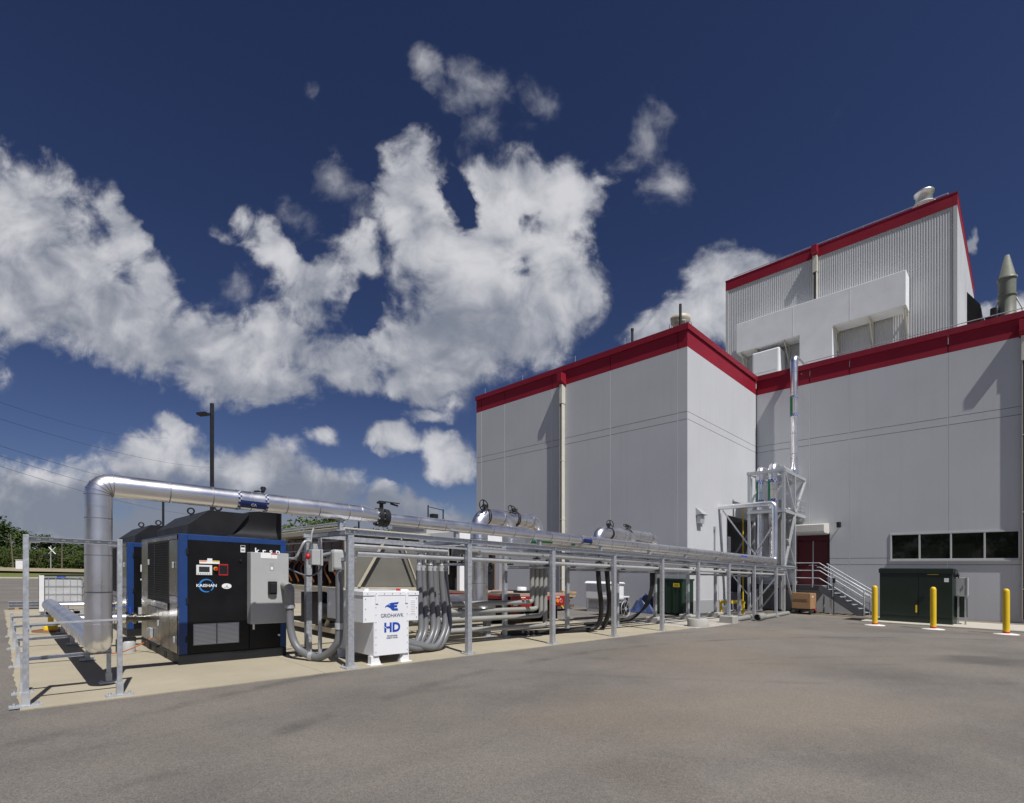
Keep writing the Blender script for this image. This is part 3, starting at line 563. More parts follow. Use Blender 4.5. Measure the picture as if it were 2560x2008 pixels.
# roof things
t = thing('exhaust_fan', (22.7, 11.5, 12.1), 'bowl shaped metal exhaust fan on the low roof corner', 'fan')
MB().lathe((22.7, 11.5, 12.1), [(.27, 0), (.27, .8), (.25, 1.15), (.26, 1.25)]).build('fan_base', 'alu_dull', t)
MB().lathe((22.7, 11.5, 13.3), [(.25, 0), (.34, .10), (.44, .34), (.46, .50), (.43, .50), (.40, .4)], n=28).build('bowl', 'tan_paint', t)
o = MB()
for i in range(14): a = i*2*pi/14; o.cyl((22.7+.5*cos(a), 11.5+.5*sin(a), 12.95), (22.7+.5*cos(a), 11.5+.5*sin(a), 13.45), .014, n=6)
o.torus((22.7, 11.5, 13.45), (0, 0, 1), .5, .016); o.torus((22.7, 11.5, 13.0), (0, 0, 1), .5, .016); o.build('guard', 'galv', t)
o = MB(); o.cyl((22.1, 11.2, 12.1), (22.1, 11.2, 14.1), .06); tag(o.build('vent_pipe', 'black_iron'), 'tall black vent pipe in front of the bowl shaped roof fan', 'pipe')
o = MB(); o.cyl((22.5, 13.97, 12.1), (22.5, 13.97, 14.0), .06); o.cyl((22.5, 13.97, 13.9), (22.5, 13.97, 14.02), .075); tag(o.build('vent_pipe', 'black_iron'), 'short black vent pipe alone on the red roof edge', 'pipe')
t = thing('exhaust_stack', (33, .63, 12.1), 'grey green rocket shaped exhaust stack on the roof at the right', 'exhaust stack')
MB().lathe((33, .63, 12.1), [(.62, 0), (.62, .5), (.33, .6), (.30, 2.85)], n=24).build('barrel', 'dark_green_stack', t)
MB().lathe((33, .63, 14.95), [(.30, 0), (.31, .78)], n=24).build('barrel', 'dark_green_stack', t)
MB().lathe((33, .63, 15.73), [(.36, -.05), (.36, .02), (.30, .05), (.085, 1.08), (.06, 1.08)], n=24).build('nozzle', 'dark_green_stack', t)
o = MB(); o.lathe((33, .63, 14.9), [(.35, 0), (.35, .06)]); o.build('flange', 'dark_green_stack', t)
o = MB()
for s in (-1, 1): o.path(bend([(32.95, .63+s*.52, 12.4), (32.95, .63+s*.5, 14.2), (32.95, .63+s*.3, 14.75)], .4), .03, n=8)
o.build('bracing_pipe', 'cream', t)
o = MB(); o.box((32.7, 1.0, 12.1), (33.3, 1.45, 14.1)); o.box((32.65, .95, 13.2), (33.2, 1.2, 14.45)); o.build('motor', 'black_satin', t, bevel=.05)

# ================================================================ TALL METAL-CLAD BLOCK
UT, TV0, TV1, TU1 = 36., 2.59, 14.84, 48.3
tw = thing('tower_building', (UT, TV0, 10), 'tall ribbed metal clad building block with red band rising behind the roof', 'building')
def ribs(mb, h0, h1, front=0.):
    pr = []; n = int((TV1-TV0-.3)/.115); p = (TV1-TV0-.3)/n
    for i in range(n):
        v = TV0+.15+i*p; pr += [(v, .0), (v+p*.30, 0), (v+p*.45, -.016), (v+p*.85, -.016)]
    pr.append((TV0+.15+n*p, 0)); V = [(UT+d+front, v, h) for h in (h0, h1) for (v, d) in pr]; k = len(pr)
    mb.add(V, [(i, i+1, k+i+1, k+i) for i in range(k-1)])
o = MB(); ribs(o, 10, 21.7); o.box((UT+.03, TV0+.002, 10), (TU1, TV1, 22.2)); o.build('wall', 'siding', tw)
o = MB(); o.box((UT-.05, TV0-.001, 10), (UT+.028, TV0+.16, 21.7)); o.box((UT-.05, TV1-.16, 10), (UT+.028, TV1+.01, 21.7)); o.build('corner_trim', 'trim', tw)
o = MB(); o.box((UT-.052, TV0+.15, 21.7), (UT+.02, TV1-.15, 22.334)); o.box((UT+.031, TV0-.012, 21.7), (TU1+.02, TV0+.001, 22.3)); o.box((UT-.055, TV0-.013, 21.701), (UT+.029, TV0+.162, 22.335)); o.box((UT-.055, TV1-.162, 21.701), (UT+.029, TV1+.012, 22.335)); o.build('parapet_band', 'red_band', tw)
o = MB(); o.box((UT-.07, TV0-.03, 22.336), (UT+.3, TV1+.03, 22.40)); o.box((UT+.3, TV0-.03, 22.337), (TU1, TV0+.3, 22.40)); o.build('coping', 'coping', tw)
spout(tw, UT, 9.27, 21.75, 14, 21.72, dep=.22, w=.1)
lv = MB(); lv.prism([(TV0-.001, 15.2), (TV0-.62, 15.5), (TV0-.62, 18.6), (TV0-.001, 19.6)], 'U', 42.2, 45.2)
lo = lv.build('louver', 'black_paint', tw); ls = MB(); [ls.box((42.15, TV0-.66, 15.6+i*.24), (45.25, TV0-.621, 15.72+i*.24)) for i in range(12)]; ls.build('slat', 'black_satin', lo)
o = MB()
for i in range(10): v = TV0+.4+i*1.28; o.cyl((UT+.15, v, 22.39), (UT+.15, v, 22.62), .02, n=6)
o.path([(UT+.15, TV0+.4+i*.6, 22.60) for i in range(20)], .022, n=6); o.build('lightning_conductor', 'galv', tw)
t = thing('exhaust_fan', (38, 4.2, 22.2), 'silver two tier roof exhaust fan on top of the tall metal block', 'fan')
MB().lathe((38, 4.2, 22.2), [(.5, 0), (.5, 1.25), (.56, 1.25), (.56, 1.33), (.44, 1.34)], n=24).build('fan_base', 'cream', t)
MB().lathe((38, 4.2, 23.54), [(.40, 0), (.40, .62), (.48, .62), (.48, .70), (.36, .7)], n=24).build('fan_cowl', 'alu_dull', t)
# white duct on the tall block
du = thing('white_duct', (34.6, 8.9, 16.6), 'large white rectangular air duct fixed across the ribbed metal wall', 'duct')
U0, U1 = 34.75, 35.82
o = MB(); o.prism([(4.6, 16.62), (8.06, 16.62), (8.06, 12.2), (9.85, 12.2), (9.85, 16.62), (13.65, 16.62), (13.65, 18.55), (4.6, 18.55)], 'U', U0, U1); o.build('duct_trunk', 'white_duct', du, bevel=.03, seg=2)
o = MB(); o.box((U0-.1, 10.95, 12.9), (U1-.02, 12.62, 16.28)); o.build('duct_drop', 'white_duct', du, bevel=.10, seg=2)
o = MB()
for v in (7.2, 10.2): o.box((U0-.006, v-.02, 16.70), (U0-.001, v+.02, 18.46))
for h in (14.6,): o.box((U0-.006, 8.1, h), (U0-.001, 9.8, h+.02)); o.box((U0-.107, 11.1, h+.3), (U0-.101, 12.5, h+.33))
o.build('duct_flange', 'white_duct', du)
for v in (4.7, 6.3, 8.02, 10.75, 12.45, 13.4):
    o = MB(); o.bar((U0, v, 16.58), (UT-.02, v, 16.58), .08); o.bar((U0+.25, v, 16.55), (UT-.02, v, 15.4), .07); o.bar((UT-.06, v, 15.2), (UT-.06, v, 16.55), .07); o.build('bracket', 'cream', du)
# ================================================================ VERTICAL SILVER RISER ON THE RIGHT WALL
t = thing('insulated_riser', (28.8, 8.4, 6.9), 'silver insulated riser with green label running up the wall over the parapet', 'pipe')
def jacket(mb, pts, r, step=.9, n=20, w=.03, e=.004):        # aluminium jacket with lap seams
    mb.path(pts, r, n)
    for a, b in zip(pts[:-1], pts[1:]):
        a, b = Vector(a), Vector(b); Ln = (b-a).length
        if Ln < step*.8: continue
        k = int(Ln/step)
        for i in range(1, k+1): mb.ring(a+(b-a)*(i/(k+.5)), b-a, r+e*.5, w*.45, n=n, mi=1)
def label_band(parent, p0, p1, r, m1, m2, nchk=16, side=None, chk=True, rw=.06, arc=(.62, 1.12)):
    """pipe marker: coloured strip along the visible side and checker rings at both ends"""
    p0, p1 = Vector(p0), Vector(p1); ax = (p1-p0).normalized(); view = Vector(side).normalized(); view = (view-ax*view.dot(ax)).normalized(); oth = ax.cross(view)
    mb = MB(); V = []; n = 8; rr = r+.006
    for e in (p0, p1):
        for i in range(n+1): th = -arc[0]+(arc[0]+arc[1])*i/n if False else (-arc[0]+(arc[0]*2)*i/n); V.append(e+view*cos(th)*rr+oth*sin(th)*rr)
    mb.add(V, [(i, i+1, n+2+i, n+1+i) for i in range(n)]); s = mb.build('pipe_label', m1, parent)
    if chk:
        for e in (p0, p1):
            A, B = MB(), MB(); k = nchk
            for i in range(2*k):
                for row in (0, 1):
                    tgt = A if (i+row) % 2 else B; t0, t1 = 2*pi*i/(2*k), 2*pi*(i+1)/(2*k); c = e+ax*(rw*(row-.5)-rw*.5+rw*.5)
                    q0, q1 = c-ax*rw/2, c+ax*rw/2
                    tgt.add([q0+(view*cos(t0)+oth*sin(t0))*rr, q0+(view*cos(t1)+oth*sin(t1))*rr, q1+(view*cos(t1)+oth*sin(t1))*rr, q1+(view*cos(t0)+oth*sin(t0))*rr], [(0, 1, 2, 3)])
            b_ = A.build('marker_ring', m2, parent); B.build('marker_check', 'galv_pale', b_)
    return s
o = MB(); jacket(o, bend([(28.5, 8.4, 6.82), (28.8, 8.4, 6.82), (28.8, 8.4, 12.95), (29.9, 8.4, 12.95)], .22, 7), .18, 1.05); o.ring((28.8, 8.4, 7.12), (0, 0, 1), .235, .16); o.build('jacket', 'alu', t)
label_band(t, (28.8, 8.4, 10.0), (28.8, 8.4, 10.95), .182, 'green_mark', 'blue_mark', 12, side=(-.6, .5, 0), rw=.06)
o = MB(); o.bar((29.24, 8.2, 12.2), (29.9, 7.6, 12.75), .06); o.build('support_strut', 'cream', t)
# ================================================================ PIPE RACK
PU = [3.87, 6.27, 8.70, 11.10, 13.55, 15.85, 18.25, 20.65, 23.1]; VF, VB_ = 7.43, 8.95
rk = thing('pipe_rack', (3.87, VF, 0), 'long galvanized steel pipe rack on square posts running to the building', 'pipe rack')
def post(u, v, h0=.012):
    o = MB(); o.box((u-.05, v-.05, h0+.02), (u+.05, v+.05, 2.08)); p = o.build('post', 'galv', rk, bevel=.006)
    o = MB(); o.box((u-.11, v-.11, h0), (u+.11, v+.11, h0+.02))
    for a in (-1, 1):
        for b in (-1, 1): o.cyl((u+a*.08, v+b*.08, h0+.02), (u+a*.08, v+b*.08, h0+.05), .012, n=6)
    o.build('base_plate', 'galv_pale', p)
for i, u in enumerate(PU):
    ped = .26 if i >= 5 else .012
    post(u, VF, ped if i in (5, 6) else .012); post(u, VB_, .2 if 5 <= i <= 7 else .012)
    o = MB(); o.chan((u+.07, VF-.04, 2.125), (u+.07, VB_+.04, 2.125), .045, .08); o.chan((u+.07, VF-.04, 1.70), (u+.07, VB_+.04, 1.70), .045, .06); o.build('cross_beam', 'galv', rk)
for v, fl in ((VF-.028, 1), (VB_+.028, -1)):
    o = MB(); o.chan((PU[0]-.08, v, 2.127), (25.8, v, 2.127), .055, .085, flip=fl)
    for u in PU:
        for a in (-.04, .04): o.cyl((u+a, v-.03*fl, 2.127), (u+a, v-.042*fl, 2.127), .011, n=6)
    o.build('beam', 'galv', rk)
o = MB(); o.bar((PU[0], VF, 1.99), (25.6, VF+.06, 1.99), .02, .04); o.build('strut_rail', 'galv', rk)
# concrete piers
o = MB(); o.lathe((PU[5], VF, -.1), [(.33, 0), (.33, .34), (.31, .36)], n=24); tag(o.build('concrete_pier', 'concrete_grey'), 'round concrete pier under the front rack post beside the rubble', 'pier', 'concrete piers of the rack')
pl = ['square concrete pier under the front rack post beside the loose pipe end', 'rear concrete pier beside the green skip', 'second rear concrete pier behind the round pier', 'rear concrete pier nearest the yellow guard rail']
for (u, v, h), lb in zip([(PU[6], VF, .26), (PU[5], VB_, .2), (PU[6], VB_, .2), (PU[7], VB_, .2)], pl):
    o = MB(); o.box((u-.24, v-.24, -.1), (u+.24, v+.24, h)); tag(o.build('concrete_pier', 'concrete_grey', bevel=.02), lb, 'pier', 'concrete piers of the rack')
# conduits in the rack
def conduit(name, v, h, r, a, b, label, mm='conduit', step=3.05):
    o = MB(); o.cyl((a, v, h), (b, v, h), r, n=14); t_ = tag(o.build(name, mm), label, 'conduit'); q = MB(); u = a+1.2
    while u < b: q.cyl((u-.05, v, h), (u+.05, v, h), r+.008, n=14); u += step
    q.build('coupling', mm, t_); c = MB()
    for u in PU:
        if a < u < b: c.bar((u-.06, v, h-r-.03), (u-.06, v, h+r+.03), .03); c.box((u-.10, v-r-.02, h-r-.035), (u-.02, v+r+.02, h-r-.005))
    c.build('clamp', 'black_iron', t_); return t_
conduit('conduit', VF-.0+.12, 1.80, .047, 4.05, 24.5, 'lower grey conduit running along the front of the rack', 'conduit')
conduit('conduit', VF+.42, 1.98, .062, 6.9, 24.5, 'thick upper grey conduit behind the front rack posts', 'conduit')
conduit('conduit', VF+.30, 1.93, .03, 4.0, 6.0, 'thin short conduit between the first two rack posts', 'conduit')
conduit('conduit', VB_-.25, 1.84, .05, 6.9, 24.5, 'grey conduit along the rear posts of the rack', 'pvc_pale')
o = MB(); o.cyl((24.4, VF+.42, 1.98), (25.2, VF+.42, 1.98), .09); o.cyl((25.2, VF+.42, 1.9), (25.2, VF+.42, 2.2), .07); tag(o.build('pipe_fitting', 'alu_dull'), 'silver pipe fitting at the far end of the thick conduit', 'fitting')
# grey box, red cap and bend left of the first post
t = thing('conduit_fitting', (3.9, 7.9, 1.5), 'tall grey plastic conduit elbow body beside the first rack post', 'conduit fitting')
o = MB(); o.box((3.8, 7.82, 1.53), (4.0, 7.98, 1.86)); o.build('body', 'grey_paint', t, bevel=.045, seg=3)
o = MB(); o.box((3.775, 7.83, 1.5), (3.80, 7.97, 1.82)); o.build('cover', 'pvc_pale', t, bevel=.02, seg=2)
o = MB(); o.cyl((4.0, 7.9, 1.79), (4.12, 7.9, 1.79), .05); o.cyl((3.93, 7.9, 1.44), (3.93, 7.9, 1.54), .06); o.build('hub', 'pvc', t)
t = thing('junction_box', (3.55, 7.92, 1.62), 'grey junction box with red cap on the conduit near the compressor', 'junction box')
o = MB(); o.box((3.46, 7.86, 1.60), (3.60, 8.0, 1.84)); o.build('box', 'grey_paint', t, bevel=.008); o = MB(); o.box((3.605, 7.85, 1.59), (3.635, 8.01, 1.85)); o.build('lid', 'grey_paint', t, bevel=.006)
o = MB(); o.lathe((0, 0, 0), [(.0, 0), (.035, 0), (.05, .03), (.035, .07), (.0, .075)], n=14); o.v = [(3.445-p[2]*.8, 7.92+p[0], 1.73+p[1]) for p in o.v]; o.build('cap', 'red_bright', t)
o = MB(); o.cyl((3.63, 7.92, 1.75), (3.79, 7.92, 1.79), .035); o.cyl((2.95+.64, 8.3, 1.75), (3.46, 7.95, 1.75), .035); o.build('conduit_stub', 'pvc', t)
# flexible U of grey conduit between compressor and white box
t = thing('conduit_loop', (3.9, 8.3, .0), 'thick grey plastic conduit hanging in a deep U beside the first compressor', 'conduit')
o = MB(); o.path(spline([(3.93, 7.9, 1.46), (3.93, 7.9, .55), (3.89, 7.98, .28), (3.78, 8.2, .1), (3.68, 8.42, .09), (3.56, 8.66, .22), (3.5, 8.78, .5), (3.49, 8.8, .9)], 8), .062, 14); o.build('hose', 'pvc', t)
o = MB(); o.path(bend([(3.49, 8.8, .86), (3.49, 8.8, 1.22), (3.49, 9.12, 1.26)], .1), .075, 14); o.build('elbow', 'pvc_pale', t)
o = MB(); o.ring((3.69, 8.4, .088), (.5, -1, 0), .073, .07); o.ring((3.93, 7.9, .62), (0, 0, 1), .073, .1); o.ring((3.49, 8.8, .9), (0, 0, 1), .085, .06); o.build('collar', 'galv_pale', t)
t = thing('thin_conduit', (3.62, 8.6, 1.5), 'thin silver flexible conduit curling up from the compressor side', 'conduit')
o = MB(); o.path(spline([(3.60, 9.25, 1.72), (3.62, 8.9, 1.72), (3.66, 8.8, 1.85), (3.72, 8.75, 2.0), (3.85, 8.8, 2.02)], 8), .022, 8); o.path(spline([(3.85, 8.8, 2.0), (3.87, 8.8, 2.15), (3.9, 8.8, 2.25)], 6), .018, 8); o.box((3.86, 8.72, 1.84), (3.98, 8.84, 1.98)); o.build('tube', 'galv_pale', t)
o = MB(); o.path(spline([(3.60, 9.2, 1.55), (3.75, 8.7, 1.42), (3.9, 8.6, 1.5), (4.02, 8.7, 1.65)], 8), .014, 8); o.build('cable', 'pvc', t)
# ================================================================ INSULATED MAIN PIPE
VP, UP = 7.9, .86
mp = thing('insulated_pipe', (UP, VP, .4), 'big silver insulated air pipe rising at the left and running along the rack', 'pipe')
o = MB(); jacket(o, [(UP, 16.2, .58), (UP, 8.06, .58)], .135, .9); o.build('low_run', 'alu', mp)
o = MB(); o.path(bend([(UP, 8.16, .58), (UP, VP, .58), (UP, VP, .80)], .135, 9), .139, 24); o.ring((UP, VP, .80), (0, 0, 1), .142, .03); o.build('elbow', 'alu', mp)
o = MB(); jacket(o, [(UP, VP, .75), (UP, VP, 2.30)], .135, .5); o.build('riser', 'alu', mp)
def gored(pts, r, k):                                          # segmented elbow with standing seams
    m = MB(); m.path(bend(pts, r, k), .139, 24)
    q = bend(pts, r, k)
    for i in range(1, len(q)-1): m.ring(q[i], Vector(q[i+1])-Vector(q[i-1]), .1425, .010, mi=1)
    return m
gored([(UP, VP, 2.22), (UP, VP, 2.49), (UP+.30, VP, 2.49)], .2, 5).build('elbow', 'alu', mp)
o = MB(); jacket(o, [(UP+.22, VP, 2.49), (4.30, VP, 2.49)], .136, .52); o.build('high_run', 'alu', mp)
o = MB(); o.path([(4.28, VP, 2.49), (4.36, VP, 2.488), (4.52, VP, 2.475), (4.60, VP, 2.475)], .14, 24, radii=[.143, .14, .118, .118]); o.build('reducer', 'alu', mp)
o = MB(); jacket(o, [(4.80, VP, 2.44), (24.25, VP, 2.44)], .113, .62); o.build('long_run', 'alu', mp)
o = MB(); o.path(bend([(24.1, VP, 2.44), (24.4, VP, 2.44), (24.4, VP, 4.98), (24.4, 10.2, 4.98), (24.4, VC-.002, 4.98)], .2, 8), .115, 20)
[o.ring((24.4, VP, 2.9+i*.28), (0, 0, 1), .119, .02) for i in range(7)]; [o.ring((24.4, 8.3+i*.35, 4.98), (0, 1, 0), .119, .02) for i in range(6)]; o.build('end_riser', 'alu', mp)
o = MB()
for u in PU: o.box((u+.05, VP-.04, 2.17), (u+.11, VP+.04, 2.34)); o.box((u-.02, VP-.07, 2.165), (u+.18, VP+.07, 2.18))
o.build('pipe_shoe', 'galv', mp)
lb = label_band(mp, (2.40, VP, 2.49), (2.76, VP, 2.49), .1365, 'navy_mark', 'navy_mark', 14, side=(-.2, -1, -.55), rw=.022, arc=(.40, .40))
text('lettering', 'CA', .055, (2.58, VP-.1265, 2.4204), 'T', 'white_mark', mp)
label_band(mp, (10.3, VP, 2.44), (10.66, VP, 2.44), .114, 'navy_mark', 'navy_mark', 12, side=(-.2, -1, -.25), rw=.025, arc=(.45, .45))
label_band(mp, (20.3, VP, 2.44), (20.9, VP, 2.44), .114, 'blue_mark', 'blue_mark', 12, side=(-.2, -1, .2), chk=False, arc=(.22, .22))
vl = thing('butterfly_valve', (4.7, VP, 2.45), 'black valve with lever clamped in the big silver pipe', 'valve')
o = MB(); o.cyl((4.60, VP, 2.46), (4.68, VP, 2.46), .155, n=28); o.cyl((4.70, VP, 2.46), (4.80, VP, 2.45), .158, n=28); o.cyl((4.66, VP, 2.46), (4.74, VP, 2.46), .12, n=24); o.build('body', 'black_iron', vl, bevel=.004)
o = MB()
for i in range(8): a = i*pi/4+.3; o.cyl((4.585, VP+.13*cos(a), 2.46+.13*sin(a)), (4.815, VP+.13*cos(a), 2.46+.13*sin(a)), .013, n=6)
o.build('bolt', 'galv', vl)
o = MB(); o.cyl((4.7, VP, 2.58), (4.7, VP, 2.72), .035); o.cyl((4.7, VP, 2.70), (4.7, VP, 2.725), .08); o.build('stem', 'black_iron', vl)
o = MB(); o.bar((4.64, VP-.02, 2.735), (5.02, VP-.06, 2.73), .045, .014); o.bar((4.86, VP-.03, 2.715), (5.0, VP-.05, 2.685), .02, .03); o.build('lever', 'black_iron', vl)
o = MB(); o.cyl((2.75, VP, 2.62), (2.75, VP, 2.66), .02); o.cyl((2.75, VP, 2.66), (2.75, VP, 2.72), .03); o.bar((2.71, VP, 2.695), (2.79, VP, 2.695), .02); tag(o.build('air_valve', 'black_iron'), 'tiny black valve on top of the pipe above the blue label', 'valve')
# branch pipes to the two compressors
for v, lb in ((11.87, 'silver branch pipe from the low pipe into the first compressor'), (16.2, 'silver branch pipe from the low pipe into the rear compressor')):
    t = thing('branch_pipe', (1.3, v, .45), lb, 'pipe', 'branch pipes into the compressors')
    o = MB(); jacket(o, [(UP-.0, v, .55), (1.68, v, .55)], .095, .4); o.build('jacket', 'alu', t)
    o = MB(); o.cyl((1.68, v, .55), (1.72, v, .55), .11, n=20); o.cyl((1.80, v, .55), (1.84, v, .55), .11, n=20); o.cyl((1.72, v, .55), (1.8, v, .55), .075); o.cyl((1.84, v, .55), (1.97, v, .55), .06); o.build('flange', 'stainless', t)
    o = MB(); o.cyl((1.76, v, .6), (1.76, v, .75), .02); o.bar((1.77, v, .75), (1.50, v-.02, .77), .03, .012); o.build('lever', 'blue_mark', t)
    o = MB(); o.cyl((1.25, v, .012), (1.25, v, .42), .03); o.cyl((1.25, v, .40), (1.25, v, .46), .05); o.cyl((1.25, v, .012), (1.25, v, .03), .09); o.build('drain_leg', 'cream', t)
# low supports under the pipe
def frame_parts(root, hp, hb):
    for s in (-.395, .395):
        o = MB(); o.box((s-.022, -.022, .02), (s+.022, .022, hp)); p = o.build('post', 'galv', root, slope=False, bevel=.003)
        q = MB(); q.box((s-.1, -.055, 0), (s+.1, .055, .02)); q.box((s-.03, -.03, .02), (s+.03, .03, .13)); [q.cyl((s+a, 0, .02), (s+a, 0, .04), .012, n=6) for a in (-.075, .075)]; q.build('base_plate', 'galv_pale', p, slope=False)
    o = MB(); o.chan((-.40, -.045, hb), (.42, -.045, hb), .042, .042, t=.004); o.build('cross_beam', 'galv', root, slope=False)
fr = thing('pipe_support', (0, 0, 0), 'low steel pipe support frame directly behind the tall front frame', 'pipe support', 'low support frames under the left pipe', slope=False); ORG[fr.name] = Vector((0, 0, 0)); frame_parts(fr, .50, .405)
fr.location = (.605, 8.25, .012+zg(.605))
for v, lb in ((10.45, 'second low pipe support frame, between tall front frame and branch pipe'), (12.7, 'third low pipe support frame, just past the first branch pipe'), (14.9, 'farthest low pipe support frame, near the yellow stand')): dup(fr, (.605, v, .012), lb)
tf = thing('tall_frame', (.605, VF, .012), 'tall galvanized strut frame standing at the left corner of the pad', 'frame')
for u in (.21, 1.0):
    o = MB(); o.box((u-.024, VF-.024, .03), (u+.024, VF+.024, 1.82)); p = o.build('post', 'galv', tf, bevel=.003)
    q = MB(); q.box((u-.13, VF-.06, .012), (u+.13, VF+.06, .03)); q.box((u-.032, VF-.032, .03), (u+.032, VF+.032, .16)); [q.cyl((u+a, VF, .03), (u+a, VF, .055), .014, n=6) for a in (-.09, .09)]; q.build('base_plate', 'galv_pale', p)
o = MB(); o.chan((.235, VF, 1.775), (.975, VF, 1.775), .042, .05, t=.004); o.bar((.236, VF-.01, 1.74), (.32, VF-.01, 1.74), .04, .005); o.bar((.24, VF-.01, 1.66), (.24, VF-.01, 1.738), .005, .04, up=(0, 1, 0)); o.bar((.89, VF-.01, 1.74), (.974, VF-.01, 1.74), .04, .005)
[o.box((.29+i*.1, VF-.0225, 1.765), (.325+i*.1, VF-.0212, 1.785), mi=1) for i in range(7)]; o.build('top_channel', ['galv_pale', 'joint'], tf)
o = MB(); o.bar((.235, VF-.03, .88), (.975, VF-.03, .895), .045, .018); o.bar((.24, VF-.02, .82), (.24, VF-.02, .87), .03); o.build('mid_rail', 'galv_pale', tf)
# ================================================================ OVERHEAD LOOPS WITH VALVES, LOW SILVER PIPES
def loop(name, pts, r, label, wheel, lean, vh):
    t = thing(name, pts[0], label, 'pipe', 'silver pipe loops above the rack'); q = bend(pts, r*1.6, 6); o = MB(); jacket(o, q, r, .6)
    for p, a in ((q[8], q[9]), (q[len(q)//2], q[len(q)//2+1])): o.ring(p, Vector(a)-Vector(p), r+.008, .04)
    o.build('jacket', 'alu', t)
    w = Vector(wheel); b = MB(); q_ = Vector(pts[1]); xv = w.x+.22; b.cyl((xv-.03, q_.y, vh), (xv+.0, q_.y, vh), r+.012, n=24); b.cyl((xv+.03, q_.y, vh), (xv+.06, q_.y, vh), r+.012, n=24); b.cyl((xv+.015, q_.y, vh+r-.02), (xv+.015, q_.y, w.z+.03), .035, n=10); b.bar((xv+.015, q_.y, w.z), w, .045); b.bar((xv-.05, q_.y, w.z+.02), (xv+.08, q_.y, w.z+.02), .08); v_ = b.build('valve', 'black_iron', t)
    n = Vector(lean).normalized(); h = MB(); h.torus(w, n, .135, .014, 24, 6); a = n.cross(Vector((0, 0, 1))).normalized(); c = n.cross(a)
    for i in range(3): an = i*2*pi/3+.5; h.bar(w, w+(a*cos(an)+c*sin(an))*.135, .022)
    h.cyl(w-n*.03, w+n*.03, .03); h.build('handwheel', 'black_iron', v_)
loop('pipe_loop', [(8.32, 9.5, .75), (8.32, 9.5, 2.96), (9.40, 9.5, 2.96), (9.40, 9.5, 2.35)], .19, 'front left silver pipe loop with the upright black handwheel', (8.33, 9.30, 3.19), (.0, -1, .1), 2.96)
loop('pipe_loop', [(8.62, 9.75, .60), (8.62, 9.75, 3.03), (10.75, 9.75, 3.03), (10.75, 9.75, 2.3)], .19, 'rear left silver pipe loop with the tilted handwheel before the grey wall', (9.62, 9.6, 3.25), (-.1, -1, .7), 3.03)
loop('pipe_loop', [(13.3, 9.5, 2.4), (13.3, 9.5, 2.93), (15.2, 9.5, 2.93), (15.2, 9.5, 2.3)], .185, 'right hand silver pipe loop with the spoked wheel facing the yard', (13.68, 9.3, 3.19), (-.35, -1, .15), 2.93)
loop('pipe_loop', [(14.5, 9.75, 2.4), (14.5, 9.75, 3.0), (17.15, 9.75, 3.0), (17.15, 9.75, 2.3)], .19, 'rightmost silver pipe loop with the flat lying handwheel', (15.15, 9.6, 3.27), (-.2, -.6, .9), 3.0)
for v, h, lb in ((8.38, 2.40, 'silver insulated header pipe behind the main pipe on the rack'), (8.72, 2.40, 'rear silver insulated header pipe of the rack')):
    t = thing('header_pipe', (9.4, v, h), lb, 'pipe', 'header pipes on the rack'); o = MB()
    q = [(9.3, v, h), (25.6 if v < 8.5 else 26.25, v, h)]; jacket(o, q, .11, .75); o.build('jacket', 'alu', t)
    label_band(t, (9.3, v, h), (9.7, v, h), .112, 'green_mark', 'green_mark', side=(-.1, -1, -.2), chk=False); label_band(t, (10.45, v, h), (10.6, v, h), .112, 'green_mark', 'green_mark', side=(-.1, -1, -.2), chk=False)
o = MB(); jacket(o, bend([(5.2, 9.62, .86), (8.32, 9.62, .86), (8.32, 9.56, .9)], .1), .16, .7); tag(o.build('low_pipe', 'alu'), 'upper of two fat silver pipes lying low behind the rack', 'pipe')
o = MB(); jacket(o, bend([(5.2, 9.3, .52), (8.62, 9.3, .52), (8.62, 9.65, .56)], .25, 6), .15, .7); tag(o.build('low_pipe', 'alu'), 'lower fat silver pipe lying just above the pad behind the rack', 'pipe')
o = MB(); o.box((8.38, 9.25, .012), (8.52, 9.39, .38)); o.box((8.3, 9.17, .012), (8.6, 9.47, .03)); tag(o.build('pipe_stand', 'grey_mark'), 'short dark steel stand under the low silver pipes', 'stand')
# ================================================================ GREY HOSES
hg = 'grey cable hoses hanging from the first bank of fittings'
for i in range(6):
    u = 5.72+i*.135; v = 8.25+(i % 2)*.05; x = .05*i
    t = thing('cable_hose', (u, v, 0), ['leftmost', 'second from left', 'third from left', 'fourth from left', 'fifth from left', 'rightmost'][i]+' grey hose of the bunch beside the white box', 'hose', hg)
    o = MB(); o.path(spline([(u, v, 1.62), (u+.01, v, 1.3), (u+.01+.01*i, v-.03, .75), (u-.03+.008*i, v-.1, .38+.01*i), (u-.26, v-.2, .16-.008*i), (u-.55, v-.25, .12), (5.0, v-.2, .2+.03*i), (4.88, v-.2, .22+.04*i)], 8), .058, 12); o.build('tube', 'pvc', t)
    o = MB(); o.cyl((u, v, 1.56), (u, v, 1.66), .058, n=12); o.torus((u, v, 1.68), (0, 0, 1), .045, .012, 12, 6); o.build('fitting', 'conduit', t)
    o = MB(); o.box((u-.045, v-.05, 1.90), (u+.045, v+.05, 2.05)); o.cyl((u, v, 1.68), (u, v, 1.9), .036, n=10); o.build('conduit_body', 'conduit', t, bevel=.012)
o = MB(); o.box((6.62, 8.1, 1.84), (6.86, 8.4, 2.08)); o.cyl((6.86, 7.95, 1.98), (7.0, 7.95, 1.98), .08); o.cyl((6.74, 8.05, 1.98), (6.9, 7.9, 1.98), .07); tag(o.build('junction_box', 'pvc_pale', bevel=.01), 'pale grey junction box above the rightmost grey hose', 'junction box')
hg = 'grey cable hoses of the second bank'
